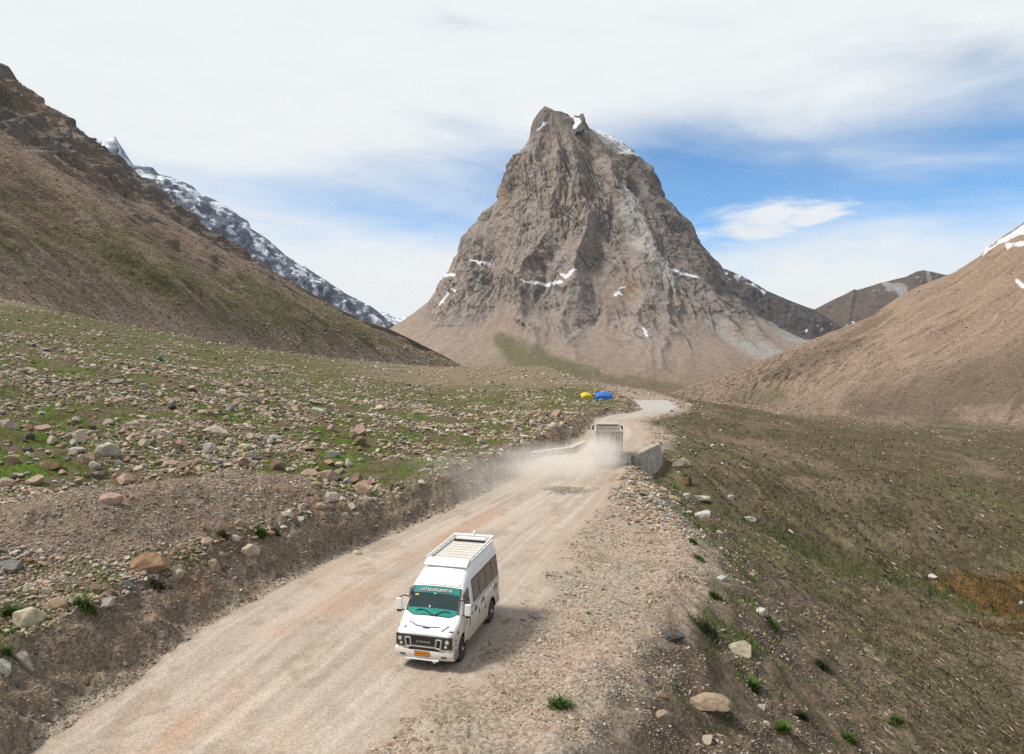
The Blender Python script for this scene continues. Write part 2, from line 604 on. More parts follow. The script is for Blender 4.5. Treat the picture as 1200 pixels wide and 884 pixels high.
def ground_colour(x, y, z, a):
    tl, tr = a['tl'], a['tr']
    n1 = fbm2(x * 0.22, y * 0.22, 4, 0.6, 3)
    n2 = fbm2(x * 0.9, y * 0.9, 4, 0.6, 13)
    n3 = fbm2(x * 0.05, y * 0.05, 3, 0.5, 23)
    n4 = noise2(x * 5.1, y * 5.1)
    r = np.hypot(x, y)
    c = np.zeros(x.shape + (3,), np.float32) + np.array((0.300, 0.240, 0.182), np.float32)
    # shoulder gravel: pink, grey and tan patches
    c = mixcol(c, (0.355, 0.250, 0.188), sstep(n1 + 0.5 * n2, 0.02, 0.45) * 0.6)
    c = mixcol(c, (0.285, 0.250, 0.205), sstep(-n1 + 0.5 * n2, 0.05, 0.45) * 0.85)
    c = mixcol(c, (0.17, 0.135, 0.10), sstep(n4 + n2, 0.20, 0.8) * 0.6)
    c = mixcol(c, (0.215, 0.165, 0.122), sstep(fbm2(x * 0.45, y * 0.45, 3, 0.6, 71), 0.05, 0.4) * 0.7)
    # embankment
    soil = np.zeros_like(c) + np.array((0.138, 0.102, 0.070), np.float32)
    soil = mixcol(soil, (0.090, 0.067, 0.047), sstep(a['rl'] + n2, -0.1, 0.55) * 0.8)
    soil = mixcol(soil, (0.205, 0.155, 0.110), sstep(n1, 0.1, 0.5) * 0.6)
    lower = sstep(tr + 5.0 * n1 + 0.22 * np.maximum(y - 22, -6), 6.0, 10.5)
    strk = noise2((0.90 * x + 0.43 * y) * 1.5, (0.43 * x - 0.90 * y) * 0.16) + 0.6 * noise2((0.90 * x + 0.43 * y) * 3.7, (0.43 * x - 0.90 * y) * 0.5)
    olive = np.zeros_like(c) + np.array((0.078, 0.063, 0.033), np.float32)  # valley olive, darkened so the colour carries the cloud shadow lying there
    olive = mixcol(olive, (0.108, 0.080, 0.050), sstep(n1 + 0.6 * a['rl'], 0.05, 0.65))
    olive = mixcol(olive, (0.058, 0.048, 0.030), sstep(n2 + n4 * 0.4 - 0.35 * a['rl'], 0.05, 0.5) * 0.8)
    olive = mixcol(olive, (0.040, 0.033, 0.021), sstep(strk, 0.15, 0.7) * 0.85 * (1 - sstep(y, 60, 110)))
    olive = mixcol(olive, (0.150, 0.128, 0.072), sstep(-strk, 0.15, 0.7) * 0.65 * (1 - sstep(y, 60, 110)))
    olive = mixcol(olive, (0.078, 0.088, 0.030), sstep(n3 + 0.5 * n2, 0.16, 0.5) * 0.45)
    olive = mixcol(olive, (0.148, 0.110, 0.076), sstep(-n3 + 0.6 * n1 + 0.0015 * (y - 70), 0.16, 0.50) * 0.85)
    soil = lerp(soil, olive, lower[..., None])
    # green strip on the shoulder of the embankment and along the stream
    gs = np.exp(-((tr - 1.8) / 1.8) ** 2) * sstep(n2 + 0.7 * n1, -0.05, 0.35) * sstep(y, 21, 27) * (1 - sstep(y, 95, 130))
    soil = mixcol(soil, (0.080, 0.100, 0.027), gs * 0.75)
    soil = mixcol(soil, (0.060, 0.070, 0.024), a['gul'] * 0.8)
    # reed bed: rust coloured marsh in the valley
    rd = stroke(x + 2.0 * n2, y + 2.0 * n2, REED_A, [0.9, 1.9, 2.6])
    soil = mixcol(soil, (0.145, 0.084, 0.032), 1 - sstep(rd, 0.7, 1.25))
    rd2 = stroke(x + 1.5 * n2, y + 1.5 * n2, REED_B, [1.0, 1.8])
    soil = mixcol(soil, (0.100, 0.070, 0.034), (1 - sstep(rd2, 0.6, 1.3)) * 0.9)
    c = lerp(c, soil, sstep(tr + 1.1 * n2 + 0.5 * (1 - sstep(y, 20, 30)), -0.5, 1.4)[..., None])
    # left bank and field
    bank = np.zeros_like(c) + np.array((0.185, 0.138, 0.096), np.float32)
    bank = mixcol(bank, (0.105, 0.077, 0.053), sstep(n2 + 0.4 * n4, 0.0, 0.5) * 0.8)
    bank = mixcol(bank, (0.215, 0.125, 0.080), sstep(n1, 0.2, 0.55) * 0.6)
    fld = np.zeros_like(c) + np.array((0.118, 0.088, 0.055), np.float32)
    fld = mixcol(fld, (0.060, 0.047, 0.027), sstep(n2 + 0.3 * n4, 0.0, 0.5) * 0.7)
    fld = mixcol(fld, (0.195, 0.145, 0.100), sstep(n1 - 0.4 * n2, 0.12, 0.5) * 0.6)
    # grass: near patches lush, farther up olive
    gm = sstep(n2 * 0.9 + n1 * 0.8 + 0.13 + 0.16 * (1 - sstep(r, 45, 90)) + 0.26 * sstep(r, 70, 120) - 0.30 * sstep(r, 200, 330), -0.02, 0.28)
    lush = sstep(n2 + n1, 0.02, 0.42)
    gc = lerp(np.array((0.078, 0.080, 0.022), np.float32), np.array((0.072, 0.122, 0.011), np.float32), lush[..., None])
    gc = lerp(gc, np.array((0.084, 0.084, 0.026), np.float32), (sstep(r, 70, 150) * 0.7)[..., None])
    fld = lerp(fld, gc, (gm * 0.92)[..., None])
    # the lower fringe of the mountain, boulders of pinkish rock washed down
    pink = sstep(a['ta'] * 1.0 + 26 * n3 + 8 * n1 - 0.18 * y, 62, 92) * sstep(y, 70, 130)
    fld = mixcol(fld, (0.215, 0.150, 0.108), pink * (0.55 + 0.3 * sstep(n2, -0.2, 0.4)))
    ff = 1 - sstep(stroke(x + 14 * n3, y, FOOT_XY, 1.0) + 16 * n1 + 8 * n2, 4, 34)
    fld = mixcol(fld, (0.150, 0.108, 0.078), ff * (0.35 + 0.6 * sstep(n2 + 0.5 * n1, -0.2, 0.3)))
    gs2 = np.zeros_like(c) + np.array((0.175, 0.130, 0.094), np.float32)
    gs2 = mixcol(gs2, (0.235, 0.182, 0.135), sstep(n2 + 0.5 * n4, 0.05, 0.5) * 0.8)
    gs2 = mixcol(gs2, (0.175, 0.105, 0.070), sstep(n1, 0.05, 0.4) * 0.5)
    fld = lerp(fld, gs2, sstep(a['md'] + 0.12 * n2, 0.22, 0.5)[..., None])
    nearmd = np.exp(-((x + 16) / 9.0) ** 2 - ((y - 26) / 6.0) ** 2) * sstep(-n1, -0.2, 0.3)
    fld = lerp(fld, gs2, (nearmd * 0.8)[..., None])
    left = lerp(bank, fld, sstep(tl + 0.9 * n2 + 0.3 * n1, 1.8, 3.2)[..., None])
    c = lerp(c, left, sstep(tl + 0.25 * n4, 0.0, 0.55)[..., None])
    # dry tan flats beyond the bend
    tan = np.zeros_like(c) + np.array((0.205, 0.155, 0.108), np.float32)
    tan = mixcol(tan, (0.125, 0.108, 0.062), sstep(n1 + 0.5 * n2, 0.0, 0.4) * 0.8)
    ft = sstep(y + 30 * n3, 128, 190) * (1 - sstep(a['ta'], 4, 45)) * (1 - sstep(tr, 25, 70))
    c = lerp(c, tan, (ft * 0.85)[..., None])
    return c


def build_ground():
    A, B = 5600 * Q, 95 * Q
    rr = [0.6, 1.5, 3.0, 5.0, 7.0, 8.6]
    r = 10.0
    while r < 520:
        rr.append(r)
        r += 1.0 / (A / r ** 2 + B / r)
    rr += list(np.geomspace(540, 30000, 60))
    rr = np.array(rr)
    t = np.linspace(-0.86, 0.86, int(1180 * Q))
    phi = np.arctan(t)
    out = np.linspace(phi[-1], 2 * math.pi + phi[0], 110)[1:-1]
    ph = np.concatenate([phi, out])
    x = rr[:, None] * np.sin(ph)[None]
    y = rr[:, None] * np.cos(ph)[None]
    z, a = ground(x, y)
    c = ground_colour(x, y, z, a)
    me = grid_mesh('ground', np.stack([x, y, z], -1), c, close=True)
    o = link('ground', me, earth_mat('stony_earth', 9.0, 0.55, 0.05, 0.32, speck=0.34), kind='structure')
    return o


def build_road():
    ys = [-14.0]
    while ys[-1] < 123:
        yy = ys[-1]
        ys.append(yy + (0.09 if yy < 24 else max(0.09, yy * yy / 5200)))
    ys = np.array(ys)
    s = np.linspace(0, 1, 110)
    x0, x1 = XL(ys) - 0.9, XR(ys) + 2.6
    x = x0[:, None] + (x1 - x0)[:, None] * s[None]
    y = np.repeat(ys[:, None], len(s), 1)
    z, a = ground(x, y, False)
    base = z + 0.07 * a['bed']
    wob = 0.5 * noise2(x * 0.5, y * 0.5) + 0.35 * noise2(x * 1.7, y * 1.7) + 0.2 * noise2(x * 5, y * 5)
    el = x - XL(y) + 0.45 * wob
    er = XR(y) + 1.1 * (1 - sstep(y, 38, 52)) - x + 2.4 * wob
    e = np.minimum(el, er)
    n1 = fbm2(x * 0.25, y * 0.12, 4, 0.6, 40)
    cx = (x - XL(y)) / np.maximum(XR(y) - XL(y), 1)
    rut = noise2(cx * 16, y * 0.06 + 3) + 0.9 * noise2(cx * 40, y * 0.08)
    z = base + 0.012 + 0.02 * rut * sstep(e, 0, 0.8) - 0.17 * (1 - sstep(e, -0.35, 0.45)) + 0.02 * fbm2(x * 1.5, y * 1.5, 4)
    c = np.zeros(x.shape + (3,), np.float32) + np.array((0.365, 0.303, 0.245), np.float32)
    c = mixcol(c, (0.455, 0.400, 0.335), sstep(rut, 0.0, 0.8) * 0.7)
    c = mixcol(c, (0.315, 0.256, 0.203), sstep(-rut, 0.05, 0.9) * 0.7)
    # rust stain that runs along the left third, fading in and out
    st = np.exp(-((cx - 0.34 + 0.05 * noise2(y * 0.2, y * 0 + 3)) / 0.11) ** 2) * sstep(n1 + 0.35, 0, 0.55)
    c = mixcol(c, (0.385, 0.225, 0.140), st * 0.72 * (1 - sstep(y, 34, 50)))
    c = mixcol(c, (0.410, 0.310, 0.228), sstep(n1, 0.1, 0.5) * 0.6)
    trk = np.exp(-((cx - 0.22) / 0.05) ** 2) + np.exp(-((cx - 0.47) / 0.05) ** 2) + 0.7 * np.exp(-((cx - 0.62) / 0.045) ** 2) + 0.7 * np.exp(-((cx - 0.85) / 0.05) ** 2)
    c = mixcol(c, (0.455, 0.395, 0.325), trk * 0.55 * sstep(n1 + 0.4, 0, 0.5))
    c = mixcol(c, (0.270, 0.215, 0.165), sstep(fbm2(x * 1.1, y * 0.8, 4, 0.65, 60), 0.14, 0.5) * 0.7)
    pit_ = sstep(noise2(x * 0.55 + 30, y * 0.4) + 0.4 * noise2(x * 2.1, y * 2.1), 0.42, 0.75)
    c = mixcol(c, (0.300, 0.235, 0.178), pit_ * 0.7)
    z = z - 0.03 * trk * sstep(e, 0.3, 1.2) - 0.035 * pit_ * sstep(e, 0.3, 1.2)
    edge = 1 - sstep(e, 0.0, 0.9)
    c = mixcol(c, (0.290, 0.222, 0.165), edge * 0.6)
    c = mixcol(c, (0.335, 0.262, 0.200), (1 - sstep(er, 0.3, 3.2)) * (0.55 + 0.4 * sstep(n1, -0.2, 0.3)))
    lf = 1 - sstep(el, 0.0, 0.7)
    c = mixcol(c, (0.215, 0.162, 0.118), lf * 0.7 * sstep(noise2(x * 2.3, y * 2.3), -0.3, 0.4))
    # the far bend runs over wet grey gravel
    c = mixcol(c, (0.38, 0.365, 0.34), sstep(y + 14 * n1, 88, 112) * 0.8)
    me = grid_mesh('road', np.stack([x, y, z], -1), c)
    return link('road', me, earth_mat('road_dust', 18.0, 0.4, 0.02, 0.18, speck=0.2), kind='structure')


# ---------------------------------------------------------------- mountains
def normals(p):
    du = np.gradient(p, axis=1)
    dv = np.gradient(p, axis=0)
    n = np.cross(du, dv)
    return n / np.maximum(np.linalg.norm(n, axis=-1, keepdims=True), 1e-9)


def inter(keys, pts, k):
    return np.stack([np.interp(k, keys, pts[:, i]) for i in range(pts.shape[1])], -1)


def loft(ck, crest, fk, foot, ks, vs_, prof, back=(0, 0, -1), nback=6, backlen=200.0):
    """Rows from behind the crest, over it and down to the foot.  prof(v) in 0..1: height share at horizontal share v from the foot."""
    c = inter(ck, crest, ks)
    f = inter(fk, foot, ks)
    rows = []
    b = np.array(back, float)
    for i in range(nback, 0, -1):
        t = i / nback
        rows.append(c + b[None] * backlen * t)
    for v in vs_[::-1]:
        xy = f[:, :2] + (c[:, :2] - f[:, :2]) * v
        g = prof(v, ks)
        z = f[:, 2] + (c[:, 2] - f[:, 2]) * g
        rows.append(np.concatenate([xy, z[:, None]], 1))
    out = (f - c)[:, :2]
    out = out / np.linalg.norm(out, axis=1, keepdims=True)
    for q in (0.5, 1.0):                                    # the foot runs on under the valley floor
        rows.append(np.concatenate([f[:, :2] + out * 14 * q, f[:, 2:3] - 9 * q], 1))
    p = np.stack(rows, 0)
    vv = np.concatenate([np.full(nback, 1.0), vs_[::-1], [0.0, 0.0]])[:, None] * np.ones((1, len(ks)))
    return p, vv


SLOPES = {}


def build_left_mountain():
    cr = [(0, 74, 1250), (9, 77, 1258), (15, 86, 1265), (20, 96, 1272), (27, 102, 1280), (37, 105, 1290), (44, 111, 1296), (49, 120, 1302), (58, 126, 1312),
          (67, 135, 1320), (75, 147, 1330), (90, 159, 1345), (97, 161, 1352), (109, 166, 1362), (114, 176, 1370), (127, 193, 1385), (140, 208, 1400),
          (163, 223, 1430), (188, 241, 1460), (226, 255, 1520), (253, 275, 1570), (281, 295, 1620), (312, 313, 1690), (344, 332, 1770), (376, 350, 1860),
          (407, 367, 1960), (434, 379, 2060), (457, 386, 2140), (482, 398, 2200), (512, 413, 2250), (546, 431, 2300)]
    crest = P(*np.array(cr, float).T)
    strike = np.array((-0.127, 0.992))
    sc = crest[:, :2] @ strike
    q0 = crest[0].copy()
    pre = []
    for s, dz, dq in [(-300, 60, -60), (100, 20, -30), (400, 70, -50), (700, 40, 10), (950, 50, -30), (1150, 15, -20)]:
        xy = q0[:2] + strike * (s - sc[0]) + np.array((0.992, 0.127)) * dq
        pre.append((xy[0], xy[1], q0[2] + dz))
    crest = np.concatenate([np.array(pre), crest])
    ck = crest[:, :2] @ strike
    order = np.argsort(ck)
    crest, ck = crest[order], ck[order]
    ft = [(0, 356, 235), (60, 370, 280), (120, 381, 330), (250, 404, 480), (330, 415, 620), (400, 424, 800), (470, 431, 1100), (520, 435, 1500), (560, 440, 2300)]
    foot = P(*np.array(ft, float).T)
    foot = np.concatenate([np.array([(-150, -350, 8), (-160, 60, 16)]), foot])
    foot[:, :2] += np.array((12.0, -8.0))
    foot[:, 2] -= 9
    fk = foot[:, :2] @ strike
    nu = int(900 * Q)
    ks = 150 * (2420 / 150) ** np.linspace(0, 1, nu)
    ks = np.concatenate([np.linspace(-300, 140, 30), ks])
    v = np.linspace(0, 1, int(330 * Q)) ** 1.25

    def prof(t, k):
        rock = 1 - sstep(k, 1500, 1750)
        g = 0.80 * t + 0.20 * t ** 3
        return g - 0.02 * np.sin(t * 9 + k * 0.004) * t * (1 - t) * 2
    p, vv = loft(ck, crest, fk, foot, ks, v, prof, back=(-0.75, 0.25, -0.6), backlen=260)
    n = normals(p)
    n = np.where(n[..., 2:3] < 0, -n, n)
    S = np.broadcast_to(ks[None], vv.shape)
    W = np.hypot(*(inter(ck, crest, ks)[:, :2] - inter(fk, foot, ks)[:, :2]).T)[None] * vv      # metres up the slope
    u0, v0 = proj(p)
    crag = sstep(vv + 0.10 * fbm2(S * 0.006, W * 0.006, 3) + 0.05 * noise2(S * 0.02, W * 0.02), 0.44, 0.62) * (1 - sstep(S, 1500, 1950) * 0.75)
    warp = 40 * fbm2(S * 0.004, W * 0.004, 3)
    gl = ridge2((S + warp) * 0.0065, W * 0.0013, 4, 0.55, 3)
    gl2 = ridge2((S + warp) * 0.018, W * 0.006, 2, 0.5, 9)
    x, y, z = p[..., 0], p[..., 1], p[..., 2]
    outc = sstep(fbm3(x * 0.010, y * 0.006, z * 0.014, 4, 0.6, 61) + 0.12 * sstep(vv, 0.25, 0.5), 0.17, 0.30) * sstep(vv, 0.12, 0.3)
    crag = np.maximum(crag, outc * 0.8)
    rk = ridge3(x * 0.012, y * 0.012, z * 0.016, 5, 0.58, 4)
    strata = noise2(z * 0.05 + 0.01 * x, S * 0.004)
    amp = sstep(vv, 0.0, 0.12)
    top = 1 - 0.92 * sstep(vv, 0.90, 1.0)
    d = amp * ((1 - crag) * (17.0 * gl * (1 - 0.6 * sstep(vv, 0.9, 1.0)) + 5.0 * gl2) + crag * (np.where(vv > 0.5, 36, 22) * rk * top + 9 * strata * top)) + amp * 2.6 * fbm3(x * 0.05, y * 0.05, z * 0.05, 4, 0.6)
    d = d * (1 - 0.85 * sstep(vv, 0.86, 1.0)) - 16 * sstep(vv, 0.3, 0.65) * (1 - sstep(vv, 0.96, 1.0))
    p = p + n * d[..., None]
    n1 = fbm2((S + warp) * 0.010, W * 0.005, 4, 0.6, 30)
    n2 = fbm3(x * 0.03, y * 0.03, z * 0.03, 4, 0.6, 8)
    c = np.zeros(p.shape, np.float32) + np.array((0.152, 0.102, 0.070), np.float32)
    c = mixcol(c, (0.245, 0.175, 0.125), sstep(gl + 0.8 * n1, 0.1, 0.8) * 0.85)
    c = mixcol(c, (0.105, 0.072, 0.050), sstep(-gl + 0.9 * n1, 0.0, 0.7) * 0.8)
    c = mixcol(c, (0.215, 0.148, 0.110), sstep(n2, 0.1, 0.5) * 0.5)
    # grass creeping up the lower slope
    gr = sstep(0.9 * n1 + 0.6 * n2 + 0.25 - 1.4 * np.abs(vv - 0.10) - 0.4 * sstep(vv, 0.2, 0.4), 0.05, 0.35)
    c = mixcol(c, (0.108, 0.098, 0.038), gr * 0.7)
    east = sstep(u0 + 70 * n1, 230, 430) * sstep(v0, 300, 360)
    c = mixcol(c, (0.118, 0.100, 0.048), east * (0.45 + 0.4 * sstep(n1, -0.2, 0.3)))
    fo = (1 - sstep(vv + 0.05 * n2 + 0.05 * n1, 0.02, 0.12))
    c = mixcol(c, (0.098, 0.088, 0.038), (1 - sstep(vv + 0.10 * n1, 0.05, 0.30)) * sstep(n2 + 0.5 * n1, -0.35, 0.25) * 0.85)
    c = mixcol(c, (0.270, 0.198, 0.148), fo * (0.35 + 0.6 * sstep(n2, -0.2, 0.3)))
    rock = np.zeros(p.shape, np.float32) + np.array((0.150, 0.122, 0.100), np.float32)
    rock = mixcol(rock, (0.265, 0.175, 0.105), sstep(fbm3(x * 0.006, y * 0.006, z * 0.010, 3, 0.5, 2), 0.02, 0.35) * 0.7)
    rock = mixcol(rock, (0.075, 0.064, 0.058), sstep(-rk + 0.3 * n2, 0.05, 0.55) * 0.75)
    rock = mixcol(rock, (0.215, 0.195, 0.175), sstep(strata + 0.4 * n2, 0.25, 0.6) * 0.5)
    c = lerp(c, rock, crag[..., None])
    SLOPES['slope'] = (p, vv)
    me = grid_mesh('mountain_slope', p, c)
    return link('mountain_slope', me, earth_mat('scree_and_crag', 0.35, 0.9, 2.2, 0.34, speck=0.22), kind='structure')


def build_right_hill():
    cr = [(1560, 100, 640), (1450, 132, 640), (1350, 176, 640), (1280, 214, 640), (1200, 262, 640), (1160, 289, 640), (1150, 300, 642), (1130, 314, 650), (1120, 320, 655), (1090, 331, 670),
          (1072, 338, 680), (1055, 349, 690), (1040, 359, 695), (1025, 370, 695), (1000, 381, 690), (972, 391, 670), (945, 401, 640), (915, 414, 590), (880, 428, 500),
          (850, 440, 410), (820, 448, 330), (795, 457, 250), (778, 463, 205), (764, 469, 175), (752, 474, 155)]
    crest = P(*np.array(cr, float).T)
    ck = np.linspace(0, 1, len(cr))
    lens = np.concatenate([[0], np.cumsum(np.linalg.norm(np.diff(crest[:, :2], axis=0), axis=1))])
    ck = lens / lens[-1]
    ft = [(0.0, 1720, 560, 150), (0.10, 1500, 540, 160), (0.25, 1250, 508, 182), (0.36, 1100, 497, 186), (0.5, 980, 489, 186), (0.65, 900, 484, 182), (0.8, 840, 480, 166), (0.92, 790, 478, 150), (1.0, 752, 477, 146)]
    fk = np.array([f[0] for f in ft])
    foot = P(*np.array([f[1:] for f in ft], float).T)
    foot[:, 2] -= 0.8
    ks = np.linspace(0, 1, int(760 * Q))
    v = np.linspace(0, 1, int(330 * Q)) ** 1.35

    def prof(t, k):
        return 0.62 * t + 0.38 * t ** 2
    p, vv = loft(ck, crest, fk, foot, ks, v, prof, back=(0.55, 0.6, -0.45), backlen=220)
    n = normals(p)
    n = np.where(n[..., 2:3] < 0, -n, n)
    S = np.broadcast_to((ks * lens[-1])[None], vv.shape)
    W = np.hypot(*(inter(ck, crest, ks)[:, :2] - inter(fk, foot, ks)[:, :2]).T)[None] * vv
    u0, v0 = proj(p)
    x, y, z = p[..., 0], p[..., 1], p[..., 2]
    S = S + 0.75 * W                                     # the rills slant towards the toe
    warp = 22 * fbm2(S * 0.008, W * 0.008, 3)
    gl = ridge2((S + warp) * 0.013, W * 0.003, 4, 0.55, 3)
    gl2 = ridge2((S + 0.5 * warp) * 0.045, W * 0.012, 2, 0.5, 9)
    stk = fbm2((S + 0.3 * warp) * 0.16, W * 0.030, 4, 0.62, 12)
    fine = fbm3(x * 0.16, y * 0.16, z * 0.16, 3, 0.6)
    amp = sstep(vv, 0.06, 0.45) * sstep(1 - ks[None], 0.08, 0.60)
    top = 1 - 0.6 * sstep(vv, 0.9, 1.0)
    p = p + n * (amp * top * (3.8 * gl + 1.7 * gl2) + 0.7 * fine * sstep(vv, 0, 0.2) * sstep(1 - ks[None], 0.0, 0.3))[..., None]
    n1 = fbm2(S * 0.02, W * 0.006, 4, 0.6, 30)
    n2 = fbm3(x * 0.05, y * 0.05, z * 0.05, 4, 0.6, 8)
    c = np.zeros(p.shape, np.float32) + np.array((0.240, 0.172, 0.126), np.float32)
    c = mixcol(c, (0.290, 0.215, 0.155), sstep(gl2 + n1, 0.1, 0.9) * 0.7)
    c = mixcol(c, (0.120, 0.088, 0.062), sstep(stk + 0.3 * n1, 0.10, 0.5) * 0.75)
    c = mixcol(c, (0.315, 0.235, 0.170), sstep(-stk + 0.2 * n1, 0.12, 0.5) * 0.6)
    c = mixcol(c, (0.135, 0.098, 0.070), sstep(-gl2 + 1.1 * n1 + 0.5 * n2, 0.0, 0.8) * 0.8)
    c = mixcol(c, (0.250, 0.165, 0.118), sstep(n2 - 0.3 * n1, 0.05, 0.45) * 0.5)
    # dark scree tongues, the low one also carrying painted slope shade; a green toe
    dk = stroke(u0 + 40 * n1, v0 + 20 * n2, [(1010, 478), (1080, 470), (1150, 455), (1260, 430)], [18, 24, 34, 40])
    c = mixcol(c, (0.125, 0.092, 0.065), (1 - sstep(dk + 0.4 * n2, 0.3, 1.6)) * 0.8)
    dk2 = stroke(u0 + 30 * n1, v0 + 14 * n2, [(905, 445), (980, 412), (1040, 372)], [9, 13, 8])
    c = mixcol(c, (0.130, 0.096, 0.066), (1 - sstep(dk2, 0.5, 1.4)) * 0.7)
    toe = (1 - sstep(vv + 0.03 * n2, 0.0, 0.035))
    c = mixcol(c, (0.130, 0.105, 0.066), toe * 0.8)
    gt = stroke(u0 + 20 * n1, v0 + 8 * n2, [(865, 468), (915, 466)], 10)
    c = mixcol(c, (0.120, 0.106, 0.055), (1 - sstep(gt + 0.5 * n2, 0.2, 1.6)) * 0.6)
    sn = np.minimum.reduce([stroke(u0 + 6 * n2, v0 + 5 * n2, [(1128, 312), (1150, 298), (1162, 290)], [1.5, 3.0, 2.0]),
                            stroke(u0 + 8 * n2, v0 + 6 * n2, [(1166, 289), (1185, 280), (1215, 262), (1260, 240)], [2.5, 5, 6, 9]),
                            stroke(u0 + 6 * n2, v0 + 4 * n2, [(1182, 290), (1198, 287)], 3.0),
                            stroke(u0, v0 + 3 * n2, [(1194, 334), (1202, 338)], 2.0)])
    c = mixcol(c, (0.82, 0.83, 0.86), (1 - sstep(sn + 0.6 * n2 + 0.35 * gl2 + 0.5 * stk, 0.6, 1.0)) * 0.93)
    SLOPES['hill'] = (p, vv)
    me = grid_mesh('hill', p, c)
    return link('hill', me, earth_mat('tan_scree', 0.8, 0.9, 0.9, 0.34, speck=0.22), kind='structure')


def build_far_ridge(name, cr, depth, drop, dx, dfoot, rockcol, snowline, seed, rough=22.0, back=(0, 1, -0.6), colfun=None, nu=520, nv=150):
    cr = np.array(cr, float)
    crest = P(cr[:, 0], cr[:, 1], cr[:, 2] if cr.shape[1] > 2 else np.full(len(cr), depth))
    ck = np.linspace(0, 1, len(cr))
    ck = np.concatenate([[0], np.cumsum(np.hypot(np.diff(cr[:, 0]), np.diff(cr[:, 1])))])
    ck /= ck[-1]
    foot = P(cr[:, 0] + dx, cr[:, 1] + drop, (cr[:, 2] if cr.shape[1] > 2 else np.full(len(cr), depth)) + dfoot)
    ks = np.linspace(0, 1, int(nu * Q))
    v = np.linspace(0, 1, int(nv * Q))
    p, vv = loft(ck, crest, ck, foot, ks, v, lambda t, k: 0.7 * t + 0.3 * t ** 2, back=back, backlen=500)
    n = normals(p)
    n = np.where(n[..., 1:2] > 0, -n, n)
    x, y, z = p[..., 0], p[..., 1], p[..., 2]
    f = 1 / 260.0
    rk = ridge3(x * f, y * f, z * f, 5, 0.58, seed)
    top = 1 - 0.8 * sstep(vv, 0.9, 1.0)
    p = p + n * (rough * 2.0 * rk * top * sstep(vv, 0, 0.1))[..., None]
    u0, v0 = proj(p)
    n1 = fbm3(x * f * 3.5, y * f * 3.5, (z + 0.5 * x) * f * 3.5, 5, 0.62, seed + 3)
    n2 = fbm3(x * f * 6, y * f * 6, z * f * 12, 4, 0.65, seed + 9)
    c = np.zeros(p.shape, np.float32) + np.array(rockcol, np.float32)
    c = c * (1 + 0.5 * np.clip(n2, -1, 1))[..., None]
    if colfun:
        c = colfun(c, u0, v0, n1, n2)
    if snowline is not None:
        m = sstep(snowline(u0, v0, vv) + 0.75 * n1 + 0.5 * n2 + 0.15 * rk, 0.32, 0.52)
        c = mixcol(c, (0.72, 0.75, 0.80), m * 0.92)
    me = grid_mesh(name, p, c)
    return link(name, me, earth_mat(name + '_rock', 0.03, 0.8, 14.0, 0.28), kind='structure')


PEAK_D = 3200.0


